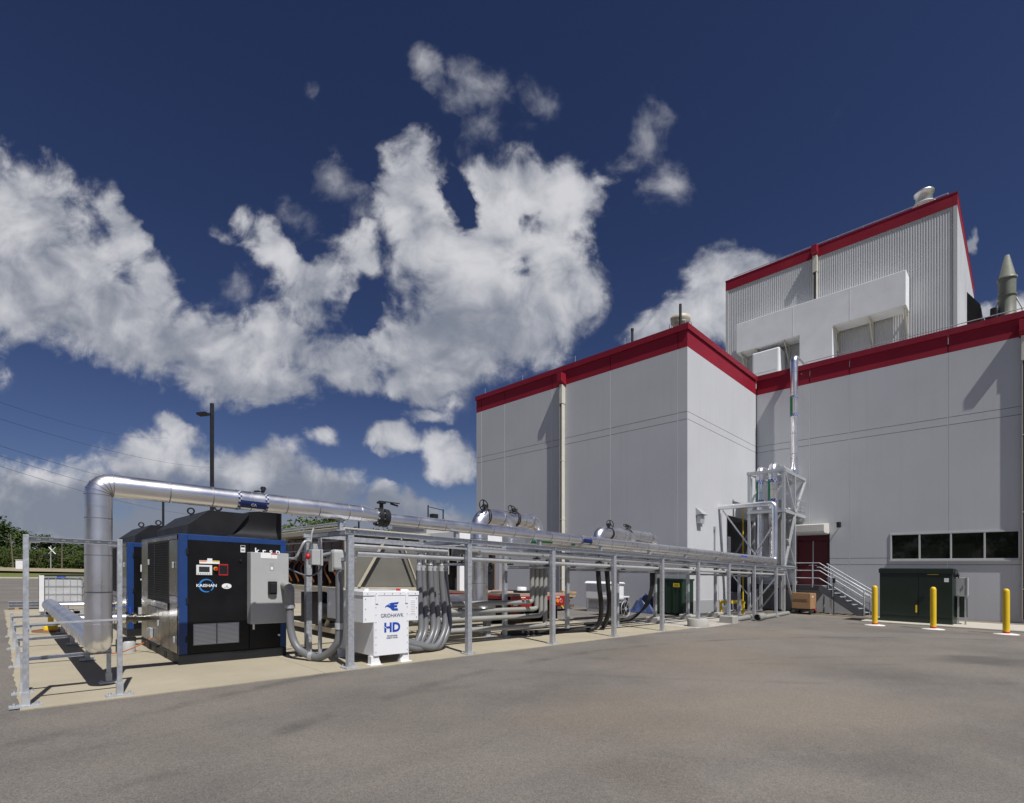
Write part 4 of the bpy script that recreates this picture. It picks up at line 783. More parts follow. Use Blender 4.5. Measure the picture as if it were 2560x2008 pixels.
for i in range(4):
    u = 9.1+i*.16; v = 8.42; hb = .88-.17*i if i < 3 else .30
    t = thing('cable_hose', (u, v, 0), ['highest', 'second highest', 'third highest', 'lowest and widest'][i]+' bent grey hose of the second bunch before the red trailer', 'hose', hg)
    o = MB(); o.path(bend([(6.6, v+.35, hb-.02), (u-.1, v, hb), (u, v, hb+.02), (u, v, 1.78)], .50-.03*i, 12), .056, 12); o.build('tube', 'pvc_pale', t)
    o = MB(); o.cyl((u, v, 1.74), (u, v, 1.82), .068, n=12); o.build('fitting', 'conduit', t)
for i in range(2):
    u = 11.35+i*.40
    t = thing('black_hose', (u, 8.2, 0), ['left black rubber hose dropping from the rack and lying on the ground', 'right black rubber hose dropping from the rack half behind a post'][i], 'hose', 'black rubber hoses under the rack')
    o = MB(); o.path(spline([(u, 8.1, 1.74), (u+.08, 8.12, 1.3), (u+.22, 8.15, .75), (u+.30, 8.25, .32), (u+.18, 8.4, .1), (u-.3, 8.55, .07), (u-1.3, 8.75, .07), (u-2.6, 9.1, .07)] if i == 0 else [(u, 8.1, 1.74), (u+.1, 8.12, 1.3), (u+.28, 8.2, .7), (u+.42, 8.4, .3), (u+.7, 8.7, .12), (u+1.4, 9.1, .08)], 8), .065, 12); o.build('tube', 'rubber', t)
    o = MB(); o.cyl((u, 8.1, 1.72), (u, 8.1, 1.8), .08, n=14); o.torus((u, 8.1, 1.86), (0, 1, 0), .05, .018, 14, 6); o.build('fitting', 'galv', t)
o = MB(); o.box((11.0, 7.98, 1.75), (12.0, 8.25, 1.765)); o.box((11.5, 8.0, 1.79), (11.63, 8.2, 1.98)); tag(o.build('hose_tray', 'galv'), 'small steel tray under the conduit from which black hoses hang', 'tray')
t = thing('cable_bundle', (16.2, 9.3, 0), 'bundle of thin black cables curving down beside the green skip', 'cables')
for i in range(4):
    o = MB(); o.path(spline([(15.55+i*.08, 8.95, 1.75), (15.6+i*.06, 9.0, 1.1), (15.5+i*.05, 9.2, .5), (15.2, 9.4+i*.08, .15), (14.4, 9.5+i*.1, .05), (12.8, 9.5+i*.05, .05)], 8), .026, 8); o.build('cable', 'rubber', t)
# ================================================================ COMPRESSORS (built once at the front, then copied)
def compressor():
    c = thing('air_compressor', (1.97, 9.2, .012), 'front blue and black air compressor with grey control box on its door', 'compressor', 'blue and black air compressors')
    u0, u1, v0, v1 = 1.97, 3.59, 9.22, 12.1
    o = MB(); o.box((u0-.005, v0+.24, .0), (u1, v1, .165)); o.box((u0-.005, v0-.02, .012), (u1, v0+.24, .165)); [o.box((u0-.012, v, .03), (u0-.006, v+.16, .13), mi=1) for v in (10.0, 11.2)]; o.build('base', ['black_satin', 'dark_void'], c, bevel=.004)
    o = MB(); o.box((u0+.012, v0+.03, .166), (u1, v1, 2.02)); o.build('cabinet', 'black_paint', c)
    # side seen from the left: stainless sheets
    o = MB(); o.box((u0, 11.52, .17), (u0+.011, v1, 2.02)); o.box((u0, v0+.095, .17), (u0+.011, 9.84, 1.06)); o.box((u0, v0+.095, 1.07), (u0+.011, 9.84, 1.95)); o.box((u0-.002, v0+.1, 1.96), (u0+.011, v1, 2.02))
    o.box((u0, 9.86, .17), (u0+.011, 10.62, .80)); o.box((u0, 10.63, .17), (u0+.011, 11.5, .80)); o.box((u0-.02, 9.87, .82), (u0+.011, 11.5, .93)); o.build('side_panel', 'stainless', c, bevel=.002)
    o = MB(); o.box((u0+.006, 9.87, .935), (u0+.0115, 11.5, 1.955)); g = o.build('intake_grille', 'black_paint', c)
    o = MB()
    for i in range(26): o.box((u0-.006, 9.9, .95+i*.039), (u0+.004, 11.48, .955+i*.039))
    for i in range(31): o.box((u0-.004, 9.9+i*.0525, .94), (u0+.002, 9.906+i*.0525, 1.95))
    o.box((u0-.008, 10.92, .94), (u0+.004, 10.95, 1.95)); o.build('mesh', 'mesh_dark', g)
    o = MB(); o.box((u0-.004, v0-.0, .92), (u0+.02, v0+.09, 1.94)); o.box((u0-.01, v0+.05, .3), (u0-.005, v0+.09, .55)); o.build('side_door_edge', 'blue_paint', c)
    o = MB()
    for v, h in ((9.5, 1.5), (11.35, 1.55), (9.42, .33), (10.55, .5)): o.box((u0-.03, v, h), (u0-.003, v+.03, h+.10))
    o.box((u0-.05, 11.05, .25), (u0-.003, 11.25, .42)); o.cyl((u0-.05, 11.3, .33), (u0-.002, 11.3, .33), .07); o.build('latch', 'galv_pale', c, bevel=.005)
    # front: blue frame, black doors
    o = MB(); o.box((u0, v0-.02, .17), (u0+.115, v0+.03, 2.03)); o.box((u0+.115, v0-.02, 1.945), (u1, v0+.03, 2.03)); o.box((u1-.10, v0-.02, .17), (u1, v0+.03, 1.945)); o.box((u0, v0+.031, 2.022), (u1, v1, 2.04)); o.build('blue_frame', 'blue_paint', c, bevel=.004)
    o = MB(); o.box((u0+.118, v0-.018, .172), (2.975, v0+.025, 1.942)); d = o.build('door', 'black_paint', c, bevel=.003)
    o = MB(); [o.box((u0+.09, v0-.035, h), (u0+.12, v0-.02, h+.09)) for h in (.35, .95, 1.72)]; o.build('hinge', 'black_satin', d)
    for a in (2.16, 2.495):
        o = MB(); o.box((a, v0-.026, .30), (a+.325, v0-.019, .635)); vv = o.build('vent', 'grey_mark', d); q = MB(); [q.box((a+.012, v0-.032, .318+i*.0205), (a+.313, v0-.0265, .327+i*.0205)) for i in range(15)]; q.build('vent_slat', 'white_plastic', vv)
    o = MB(); o.box((2.20, v0-.034, 1.405), (2.42, v0-.019, 1.562)); o.box((2.235, v0-.0355, 1.45), (2.385, v0-.0345, 1.535), mi=1); [o.box((2.215+i*.032, v0-.036, 1.415), (2.235+i*.032, v0-.0345, 1.432), mi=2) for i in range(6)]; o.build('touch_screen', ['white_plastic', 'screen', 'grey_mark'], d)
    o = MB(); o.cyl((2.475, v0-.019, 1.505), (2.475, v0-.03, 1.505), .032, mi=1); o.cyl((2.475, v0-.03, 1.505), (2.475, v0-.06, 1.505), .024); o.build('stop_button', ['red_bright', 'yellow_mark'], d)
    o = MB(); o.box((2.52, v0-.022, 1.402), (2.655, v0-.019, 1.585), mi=1); o.box((2.527, v0-.0235, 1.42), (2.648, v0-.0225, 1.566)); o.build('warning_plate', ['black_satin', 'red_bright'], d)
    o = MB(); o.box((2.245, v0-.022, 1.585), (2.53, v0-.019, 1.635)); o.box((2.355, v0-.0235, 1.63), (2.425, v0-.019, 1.668)); o.box((2.25, v0-.0235, 1.615), (2.345, v0-.0225, 1.632), mi=1); o.box((2.43, v0-.0235, 1.615), (2.525, v0-.0225, 1.632), mi=2); o.build('sticker', ['white_mark', 'orange', 'yellow_mark'], d)
    o = MB(); o.box((2.845, v0-.021, 1.79), (2.915, v0-.019, 1.905)); o.box((2.85, v0-.0225, 1.87), (2.91, v0-.0215, 1.90), mi=1); o.box((2.855, v0-.0225, 1.81), (2.905, v0-.0215, 1.845), mi=2); o.build('sticker', ['white_mark', 'black_satin', 'grey_mark'], d)
    for (cu, ch) in ((2.84, 1.655), (2.85, .47)): o = MB(); o.cyl((cu, v0-.019, ch), (cu, v0-.04, ch), .02); o.build('lock', 'black_satin', d)
    # ring emblem and lettering
    o = MB(); cu, ch = 2.345, 1.235
    for k, (a0, a1, w, mi) in enumerate(((.25*pi, 1.62*pi, .024, 0), (1.70*pi, 2.2*pi, .018, 0))):
        n = 26; V = []
        for i in range(n+1): a = a0+(a1-a0)*i/n; ww = w*(.55+.45*sin(pi*i/n)); V += [(cu+(.098+ww*.5)*cos(a), v0-.0205, ch+(.098+ww*.5)*sin(a)), (cu+(.098-ww*.5)*cos(a), v0-.0205, ch+(.098-ww*.5)*sin(a))]
        o.add(V, [(2*i, 2*i+1, 2*i+3, 2*i+2) for i in range(n)])
    o.build('emblem', 'emblem_blue', d)
    text('lettering', 'KAISHAN', .062, (2.345, v0-.023, 1.235), 'V', 'white_mark', d, w=1.12, bold=.0012)
    o = MB(); o.prism([(2.635+.072*cos(i*pi/12), 1.228+.044*sin(i*pi/12)) for i in range(24)], 'V', v0-.021, v0-.019); o.prism([(2.62, 1.22), (2.655, 1.22), (2.64, 1.25)], 'V', v0-.0225, v0-.0212, mi=1); o.box((2.595, v0-.0225, 1.205), (2.675, v0-.0212, 1.213), mi=1); o.build('oval_badge', ['white_mark', 'grey_mark'], d)
    o = MB(); o.box((2.985, v0-.016, .65), (3.485, v0+.025, 1.942)); o.build('door', 'black_paint', c, bevel=.003)
    o = MB(); o.box((2.985, v0-.016, .172), (3.485, v0+.025, .642)); d2 = o.build('door', 'black_paint', c, bevel=.003); o = MB(); o.box((3.03, v0-.035, .50), (3.06, v0-.017, .585)); o.cyl((3.46, v0-.016, .38), (3.46, v0-.04, .38), .018); o.build('latch', 'white_plastic', d2)
    [text('lettering', ch, .135, (3.10+i*.115, v0-.019, 1.822), 'V', 'white_mark', c, w=1.1, bold=.002) for i, ch in enumerate('krsp')]
    for i in range(3): o = MB(); o.box((3.155+i*.115, v0-.0185, 1.77), (3.159+i*.115, v0-.0165, 1.87)); o.build('letter_divider', 'blue_paint', c)
    # grey electrical box
    o = MB(); o.box((2.945, v0-.20, .605), (3.56, v0-.017, 1.795)); bx = o.build('control_box', 'grey_paint', c, bevel=.006)
    o = MB(); o.box((3.21, v0-.25, 1.095), (3.35, v0-.201, 1.315)); o.box((3.235, v0-.275, 1.12), (3.325, v0-.25, 1.28)); o.build('handle', 'black_satin', bx, bevel=.008)
    o = MB(); o.box((3.10, v0-.203, 1.70), (3.265, v0-.2005, 1.79)); o.box((3.27, v0-.203, 1.70), (3.365, v0-.2005, 1.765)); o.box((3.27, v0-.203, 1.768), (3.365, v0-.2005, 1.79), mi=1); o.box((3.245, v0-.203, 1.50), (3.315, v0-.2005, 1.625), mi=2); o.box((3.26, v0-.2045, 1.51), (3.295, v0-.2035, 1.56)); o.build('sticker', ['white_mark', 'red_bright', 'grey_mark'], bx)
    # hood on the roof and exhaust scoop
    o = MB(); o.prism([(2.13, 2.041), (2.13, 2.20), (2.42, 2.455), (3.04, 2.455), (2.74, 2.041)], 'V', 9.36, 11.6); hd = o.build('hood', 'black_satin', c, bevel=.004)
    for (a, v) in ((2.42, 10.46), (2.57, 9.42)):
        o = MB(); o.torus((a, v, 2.52), (.3, 1, 0), .05, .014, 16, 8); o.box((a-.018, v-.012, 2.445), (a+.018, v+.012, 2.475)); o.build('lifting_eye', 'black_satin', hd)
    n = 10; A, B = [], []
    for i in range(n+1):
        f = i/n; prof = f**1.6
        A.append((2.64+.40*f, 9.26+.30*sin(f*pi*.5)**.8*(1-f*.55), 2.041+.45*prof)); B.append((3.50, 9.24+.34*sin(f*pi*.5)**.8*(1-f*.55), 2.041+.515*prof))
    o = MB(); V = A+B; o.add(V, [(i, i+1, n+2+i, n+1+i) for i in range(n)], True); V2 = [(a[0], 9.75, a[2]) for a in A]+[(a[0], 9.75, a[2]) for a in B]
    o.add(V+V2, [(i, i+1, 2*n+2+i+1, 2*n+2+i) for i in range(n)]+[(n, 2*n+1, 4*n+3, 3*n+2)]); sc = o.build('scoop', 'black_satin', c)
    o = MB(); o.prism([(9.22, 2.042)]+[(9.22, 2.56), (9.8, 2.56), (9.8, 2.042)], 'U', 3.501, 3.515); o.build('side_plate', 'black_satin', sc)
    return c
mat('emblem_blue', (.03, .22, .62), .4)
CP = compressor()
dup(CP, (1.97, 13.65, .012), 'rear blue and black air compressor half hidden behind the first one')
# ================================================================ WHITE TRANSFORMER BOX
t = thing('transformer_box', (4.6, 7.45, .012), 'white electrical transformer box with blue bird emblem at the rack foot', 'transformer')
a0, a1, f, bk = 4.08, 5.12, 7.40, 8.66
o = MB(); o.box((a0, f, .70), (a1, bk, 1.185)); hd = o.build('head', 'white_paint', t, bevel=.004)
o = MB(); o.box((a0-.008, f-.012, 1.13), (a1+.008, bk, 1.20)); o.build('lid', 'white_paint', t, bevel=.004)
o = MB(); o.box((4.265, f+.005, .155), (4.925, bk-.05, .699)); o.build('body', 'white_paint', t, bevel=.004)
o = MB(); o.box((4.27, f-.006, .16), (4.92, f+.004, 1.128)); fp = o.build('front_panel', 'white_paint', t, bevel=.002)
o = MB()
for u in (4.30, 4.89):
    for i in range(8): o.cyl((u, f-.006, .22+i*.12), (u, f-.012, .22+i*.12), .008, n=6)
for u in (4.12, 5.08): [o.cyl((u, f, h), (u, f-.008, h), .008, n=6) for h in (.76, .92, 1.08)]
for i in range(7): o.cyl((4.15+i*.15, f-.012, 1.165), (4.15+i*.15, f-.02, 1.165), .008, n=6)
o.build('screw', 'grey_mark', fp)
o = MB(); [o.box((u, f-.02, 1.0), (u+.05, f-.0125, 1.17)) for u in (4.29, 4.85)]; o.build('latch', 'white_paint', t, bevel=.003)
for (x, y) in ((4.23, f+.02), (4.80, f+.02), (4.23, bk-.18), (4.80, bk-.18)):
    o = MB(); o.prism([(x, .012), (x+.17, .012), (x+.17, .05), (x+.145, .10), (x+.145, .154), (x+.0, .154)] if x < 4.5 else [(x-.02, .012), (x+.14, .012), (x+.14, .154), (x+.02, .154), (x+.02, .10), (x-.02, .05)], 'V', y, y+.10); o.box((x-.03, y-.03, .011), (x+.19, y+.13, .022)); o.build('foot', 'white_paint', t)
# emblem : a bird's head facing left, three wing strokes
def pe(pts): return [(4.598+(x-480)*.001257, .952-(y-217)*.00107) for x, y in pts]
o = MB(); e = f-.0085
o.prism(pe([(374, 236), (380, 214), (400, 197), (418, 191), (436, 174), (470, 162), (520, 157), (584, 152), (566, 186), (514, 188), (512, 199), (556, 199), (556, 232), (514, 234), (512, 247), (562, 247), (572, 284), (492, 284), (470, 268), (455, 246), (430, 232), (408, 221), (388, 222), (382, 236)]), 'V', e, f-.0062); o.build('emblem', 'blue_mark', fp)
o = MB(); o.prism(pe([(424, 192), (448, 189), (452, 194), (438, 199)]), 'V', e-.002, e-.0005); o.build('emblem_eye', 'white_mark', fp)
text('lettering', 'GRIDHAWK', .088, (4.60, f-.008, .80), 'V', 'navy_text', fp, w=.90)
text('lettering', 'HD', .21, (4.60, f-.008, .60), 'V', 'blue_mark', fp, w=1.0, bold=.008)
o = MB(); o.prism([(4.43, .63), (4.50, .585), (4.505, .592), (4.435, .637)], 'V', f-.0115, f-.0098); o.build('emblem_cut', 'white_mark', fp)
text('lettering', 'TRANSFORMER\nENERGY SYSTEM', .034, (4.60, f-.008, .45), 'V', 'navy_text', fp, w=.85)
o = MB(); o.box((4.95, f-.003, .80), (5.07, f-.0008, 1.06)); [o.box((4.965, f-.0045, .82+i*.03), (5.05, f-.0035, .826+i*.03), mi=1) for i in range(8)]; o.build('data_sticker', ['white_mark', 'grey_mark'], hd)
o = MB(); o.cyl((4.86, 7.62, 1.2), (4.86, 7.62, 1.235), .035); o.build('beacon', 'red_bright', t); o = MB(); o.box((4.9, 7.6, 1.2), (5.05, 7.72, 1.225)); o.cyl((4.3, 7.7, 1.2), (4.3, 7.7, 1.235), .04); o.build('lid_bracket', 'white_paint', t)
# ================================================================ CHILLER WITH TAN FRAME
t = thing('air_chiller', (5.2, 10.3, .0), 'tan framed air chiller with copper tubing and slanted grey end panels', 'chiller')
u0, u1, v0, v1 = 5.25, 7.35, 10.3, 14.3
o = MB(); o.box((u0-.15, v0-.06, 2.33), (u1+.1, v1, 2.45)); o.build('roof_frame', 'tan_paint', t, bevel=.01)
o = MB(); o.box((u0, v0-.03, 1.06), (u1, v0+.06, 1.17)); o.box((u0, v1-.09, 1.06), (u1, v1, 1.17)); o.box((u0-.06, v0, 1.05), (u0+.02, v1, 1.16)); o.build('mid_rail', 'tan_paint', t, bevel=.006)
o = MB(); o.box((u0, v0, .14), (u1, v0+.08, .26)); o.box((u0-.04, v0, .139), (u0+.05, v1, .259)); o.box((u0, v1-.08, .14), (u1, v1, .26)); [o.box((u, v, .0), (u+.15, v+.12, .14)) for u in (u0, u1-.2) for v in (v0, v1-.2)]; o.build('base_rail', 'tan_paint', t, bevel=.006)
o = MB(); o.bar((u0+.03, v0+.03, .26), (u0+.03, v0+.03, 1.06), .06); o.bar((u0+.05, v0+.03, .98), (u0+.75, v0+.03, .28), .06); o.bar((u1-.05, v0+.03, .26), (u1-.05, v0+.03, 1.06), .06); o.bar((u1-.05, v0+.03, .98), (u1-.7, v0+.03, .28), .06); o.bar((u0+.0, v0+.3, 1.04), (u0+.0, v0+.9, .27), .06); o.bar((u0, v1-.1, .26), (u0, v1-.1, 1.06), .06); o.build('leg_frame', 'tan_paint', t)
o = MB(); o.bar((u0+.30, v0-.03, 1.18), (u0+1.0, v0-.03, 2.32), .075, .03); o.bar((u1-.25, v0-.03, 1.18), (u1-.75, v0-.03, 2.32), .075, .03); o.bar((u0+.02, v0+.02, 1.17), (u0+.02, v0+.02, 2.33), .05); o.bar((u1-.02, v0+.02, 1.17), (u1-.02, v0+.02, 2.33), .05); o.build('brace', 'tan_paint', t)
o = MB(); o.prism([(u0+.10, 1.18), (u1-.10, 1.18), (u1-.14, 2.32), (u0+.18, 2.32)], 'V', v0+.10, v0+.14); o.build('end_panel', 'tan_grey', t)
o = MB(); o.box((u0+.3, v0+.16, 1.2), (u1-.15, v1-.05, 2.3)); o.build('coil_block', 'dark_void', t)
o = MB(); o.box((u0+.26, v0+.2, 1.95), (u0+.3, v1-.1, 2.3)); o.build('header_panel', 'grey_mark', t)
for i in range(9):
    v = v0+.35+i*.43
    o = MB(); o.lathe((u0+.14, v, 1.18), [(.11, 0), (.12, .12), (.12, .42), (.08, .50), (.04, .52)], n=14); o.build('compressor_pot', 'black_satin', t)
    o = MB(); o.path(spline([(u0+.14, v, 1.68), (u0+.13, v+.12, 1.78), (u0+.02, v+.22, 1.6), (u0-.01, v+.05, 1.42), (u0-.02, v-.15, 1.26)], 6), .022, 8); o.path(spline([(u0+.2, v+.1, 2.3), (u0+.12, v+.12, 2.1), (u0+.14, v+.05, 1.8)], 6), .02, 8); o.build('copper_pipe', 'copper', t)
    o = MB(); o.cyl((u0+.2, v+.2, 1.2), (u0+.2, v+.2, 1.95), .03, n=8); o.box((u0+.05, v+.1, 1.75), (u0+.13, v+.22, 1.95)); o.build('valve_block', 'galv', t)
o = MB(); o.cyl((u0-.05, v0+.2, 2.18), (u0-.05, v1, 2.18), .02, n=8); o.cyl((u0-.06, v0+.2, 1.98), (u0-.06, v1, 1.98), .014, n=8); o.cyl((u0-.02, v0+.1, 2.52), (u0-.02, v1, 2.52), .02, n=8); o.cyl((u0+.04, v0+.1, 2.58), (u0+.04, v1, 2.58), .016, n=8); o.build('tube_run', 'galv', t)
o = MB(); o.box((u0-.02, v0+1.2, .3), (u0+.5, v0+2.2, 1.0)); o.cyl((u0+.1, v0+.4, .6), (u0+.1, v0+1.1, .6), .22); o.build('pump_set', 'black_satin', t)
for v, x in ((8.72, 3.98), (9.3, 4.0)):
    o = MB(); o.cyl((x, v, .012), (x, v, 2.1), .035, n=10); tag(o.build('standpipe', 'galv'), ['slim grey standpipe right behind the first rack post', 'slim grey standpipe between compressor and chiller'][v > 9], 'pipe')
o = MB(); o.box((7.6, 10.4, 1.0), (8.0, 12.5, 2.1)); o.box((7.6, 10.4, .0), (7.7, 10.5, 1.0)); o.box((7.9, 12.4, .0), (8.0, 12.5, 1.0)); o.box((7.6, 12.4, .0), (7.7, 12.5, 1.0)); o.box((7.9, 10.4, .0), (8.0, 10.5, 1.0)); tag(o.build('equipment_cabinet', 'tan_grey', bevel=.01), 'narrow dark grey cabinet standing just right of the tan chiller', 'cabinet')
# ================================================================ RED TRAILER WITH WHITE ENCLOSURE
t = thing('flatbed_trailer', (12.1, 10.8, 0), 'red flatbed trailer with round tail lamps parked behind the rack', 'trailer')
a0, a1, v0, v1 = 10.8, 13.4, 10.8, 19.5
o = MB(); o.box((a0, v0+.05, .88), (a1, v1, .96)); o.build('deck', 'timber_pale', t) if 'timber_pale' in M else o.build('deck', 'concrete_grey', t)
o = MB(); o.box((a0-.004, v0+.3, .78), (a0+.05, v1, .879)); o.box((a1-.05, v0+.3, .78), (a1+.004, v1, .879)); o.box((a0+.7, v0+.3, .5), (a0+.85, v1, .879)); o.box((a1-.85, v0+.3, .5), (a1-.7, v1, .879)); o.build('chassis', 'red_paint', t)
o = MB(); o.box((a0, v0, .56), (a0+.86, v0+.06, .879)); o.box((a1-.86, v0, .56), (a1, v0+.06, .879)); o.box((a0+.86, v0+.01, .74), (a1-.86, v0+.06, .879)); tl = o.build('tail_panel', 'red_paint', t, bevel=.008)
for b in (a0+.30, a1-.68):
    for i, mm in enumerate(('red_bright', 'orange', 'red_bright')):
        o = MB(); o.torus((b+i*.17, v0-.012, .72), (0, 1, 0), .062, .012, 20, 6); rim = o.build('tail_lamp', 'galv_pale' if i != 1 else 'orange', tl); q = MB(); q.cyl((b+i*.17, v0, .72), (b+i*.17, v0-.02, .72), .055, n=18); q.build('lens', mm, rim)
    o = MB(); o.box((b+.08, v0-.006, .83), (b+.28, v0-.001, .855)); o.build('reflector', 'white_mark', tl)
for b in (a0+.1, a1-.75):
    o = MB(); o.box((b, v0+.32, .10), (b+.62, v0+.34, .55)); mf = o.build('mudflap', 'rubber', t); q = MB(); [q.box((b+.14+i*.09, v0+.312, .28), (b+.20+i*.09, v0+.319, .40)) for i in range(4)]; q.build('mudflap_mark', 'red_paint', mf)
for v in (11.8, 13.0):
    for u in (a0+.35, a1-.35):
        o = MB(); o.lathe((0, 0, 0), [(.28, -.28), (.46, -.27), (.5, -.2), (.5, .2), (.46, .27), (.28, .28)], n=26); o.v = [(u+p[2], v+p[0], .5+p[1]) for p in o.v]; w = o.build('wheel', 'rubber', t); q = MB(); q.cyl((u-.29, v, .5), (u+.29, v, .5), .22, n=18); q.build('rim', 'galv', w)
o = MB(); o.box((a0+.05, v0-.01, .60), (a0+.24, v0-.001, .70)); o.build('plate', 'white_mark', tl)
t = thing('white_enclosure', (11.9, 13.3, .96), 'open white framed machinery enclosure standing on the red trailer', 'enclosure')
b0, b1, w0, w1, H1 = 10.85, 13.0, 13.3, 19, 2.95
o = MB(); [o.box((u, w0, .962), (u+.20, w0+.16, H1-.42)) for u in (b0, b0+.98, b1-.2)]; [o.box((u, w1-.2, .962), (u+.2, w1, H1-.42)) for u in (b0, b1-.2)]; o.build('column', 'white_paint', t, bevel=.008)
o = MB(); o.box((b0-.02, w0-.02, H1-.42), (b1+.02, w1, H1)); o.build('top_box', 'white_paint', t, bevel=.01)
o = MB(); o.box((b0-.025, w0+.6, 1.5), (b0+.02, w1-.3, H1-.43)); [o.box((b0-.045, w0+.7, 1.6+i*.12), (b0-.026, w1-.4, 1.65+i*.12)) for i in range(7)]; o.build('side_louver', 'grey_paint', t)
o = MB(); o.box((b0+.25, w0+.7, .97), (b1-.25, w1-.3, 2.5)); o.build('machine', 'dark_void', t); o = MB(); o.cyl((b0+.55, w0+.35, 1.0), (b0+.55, w0+.35, 2.3), .11); o.box((b0+1.3, w0+.2, 1.0), (b0+1.75, w0+.6, 1.9)); o.torus((b0+1.5, w0+.18, 1.75), (0, 1, 0), .14, .02); o.build('engine_part', 'black_satin', t)
o = MB(); o.box((b0+1.75, w0+.3, .97), (b0+1.9, w0+.5, 2.4)); o.build('brown_pipe_guard', 'brown', t)
o = MB(); o.box((11.55, 11.1, .962), (12.6, 11.5, 1.03)); tag(o.build('chain_box', 'black_satin', bevel=.01), 'flat black box lying on the trailer deck near its tail', 'box')
o = MB(); o.lathe((12.15, 11.7, .962), [(.16, 0), (.16, .16), (.13, .18)], n=14); tag(o.build('bucket', 'white_plastic'), 'small pale tub on the trailer deck', 'tub')
t = thing('annex_building', (20, 27, 0), 'low grey annex roof showing behind the building edge above the long pipe', 'building')
o = MB(); o.box((19.3, 27, -1), (34, 31, 4.9)); o.build('wall', 'trim', t); o = MB(); o.box((19.2, 26.9, 4.901), (34.1, 31.1, 5.02)); o.build('roof', 'grey_mark', t)
o = MB(); o.bar((19.5, 27.1, 5.0), (19.5, 27.1, 5.9), .06); o.bar((20.7, 27.1, 5.0), (20.7, 27.1, 5.75), .06); o.bar((19.5, 27.1, 5.8), (20.7, 27.1, 5.7), .04); o.box((19.9, 27.1, 5.02), (20.3, 27.5, 5.4)); o.build('railing', 'black_iron', t)
# ================================================================ PIPE TOWER AT THE INNER CORNER
t = thing('pipe_tower', (25.9, 8.0, 0), 'tall galvanized steel tower of posts and braces in the building corner', 'steel tower')
TA, TB, TC, TD = 25.9, 27.45, 8.0, 9.55
for u, v in ((TA, TC), (TA, TD), (TB, TC), (TB, TD)):
    o = MB(); o.box((u-.06, v-.06, .03), (u+.06, v+.06, 6.66)); p = o.build('post', 'galv_pale', t); o = MB(); o.box((u-.14, v-.14, .0), (u+.14, v+.14, .03)); o.build('base_plate', 'galv', p)
for h, nm in ((6.72, 'top_beam'), (4.82, 'mid_beam'), (2.2, 'low_beam')):
    o = MB()
    o.bar((TA, TC-.1, h), (TA, TD+.1, h), .10, .13); e = 29.22 if h > 3 else TB
    for v in (TC, TD): o.bar((TA-.1, v, h-.001), (e, v, h-.001), .10, .13)
    if h > 3: o.bar((TB, TC, h-.002), (TB, TD, h-.002), .1, .13); o.bar((29.1, TC, h-.003), (29.1, TD, h-.003), .08, .12)
    o.build(nm, 'galv_pale', t)
B_ = MB(); br = lambda p, q, w=.10: B_.bar(p, q, w, w*.7)
for v in (TC,):
    br((29.1, v-.03, 6.6), (TB+.05, v-.03, 4.9)); br((TB, v-.035, 4.75), (TA+.05, v-.035, 2.25)); br((TA+.05, v-.03, 6.6), (TB-.05, v-.03, 4.9)); br((TA+.05, v-.03, 2.1), (TB-.05, v-.03, .1), .09); br((TA+.4, v-.036, 3.5), (TB-.05, v-.036, 2.3), .08)
br((TA-.03, TD, 2.35), (TA-.03, TC+.1, 4.7), .09); br((TA-.03, TD, .1), (TA-.03, TC, 2.1), .09); br((TB, TD, .1), (TB, TC+.1, 2.1), .09); br((TA, TD+.03, 4.95), (TB, TD+.03, 6.6), .08)
br((TA+.05, TD-.1, 6.5), (TA+.05, TD-.1, 4.95), .05)
B_.build('brace', 'galv_pale', t)
o = MB(); o.box((TA-.05, TC, 4.9), (29.2, TD, 4.93)); o.build('platform', 'galv', t)
o = MB(); [o.bar((u, TC-.06, 4.93), (u, TC-.06, 5.6), .03) for u in (TB+.2, 28.3, 29.0)]; o.bar((TB, TC-.06, 5.55), (29.1, TC-.06, 5.55), .035); o.bar((TB, TC-.06, 5.25), (29.1, TC-.06, 5.25), .03); o.build('railing', 'galv', t)
o = MB(); [o.path(spline([(TB-.3, TC+.2+i*.2, 5.0), (TB+.4, TC+.15+i*.2, 5.15), (28.6, TC+.1+i*.25, 5.05), (29.2, TC+.1+i*.25, 5.1)], 6), .05, 8) for i in range(4)]; tag(o.build('cable_hoses', 'conduit'), 'grey conduits lying on the platform of the steel tower', 'conduit')
for v, r, h, lb in ((9.16, .155, 6.95, 'left upright silver pipe with green label inside the steel tower'), (8.58, .20, 7.05, 'right and taller upright silver pipe with green label inside the steel tower')):
    p = thing('tower_pipe', (26.2, v, 2.4), lb, 'pipe', 'upright silver pipes in the tower'); o = MB(); jacket(o, bend([(25.6 if v > 9 else 26.15, v-(.5 if v > 9 else 0), 2.4), (26.2, v-(.0), 2.4), (26.2, v, h), (29.23, v, h)] if v < 9 else [(26.2, 8.75, 2.4), (26.2, v, 2.42), (26.2, v, h), (29.23, v, h)], r*1.5, 7), r, .6); o.build('jacket', 'alu', p)
    label_band(p, (26.2, v, 5.36), (26.2, v, 6.3), r+.002, 'green_mark', 'blue_mark', 9, side=(-.55, .5, 0), rw=.08, arc=(.55, .5))
o = MB(); [o.cyl((26.0+i*.12, 8.2-i*.02, .2), (26.0+i*.12, 8.2-i*.02, 5.0), .03, n=8) for i in range(3)]; [o.box((25.95+i*.16, 8.12, 5.0), (26.07+i*.16, 8.24, 5.35)) for i in range(2)]; tag(o.build('riser_conduits', 'pvc_pale'), 'slim grey riser conduits on the near tower post', 'conduit')
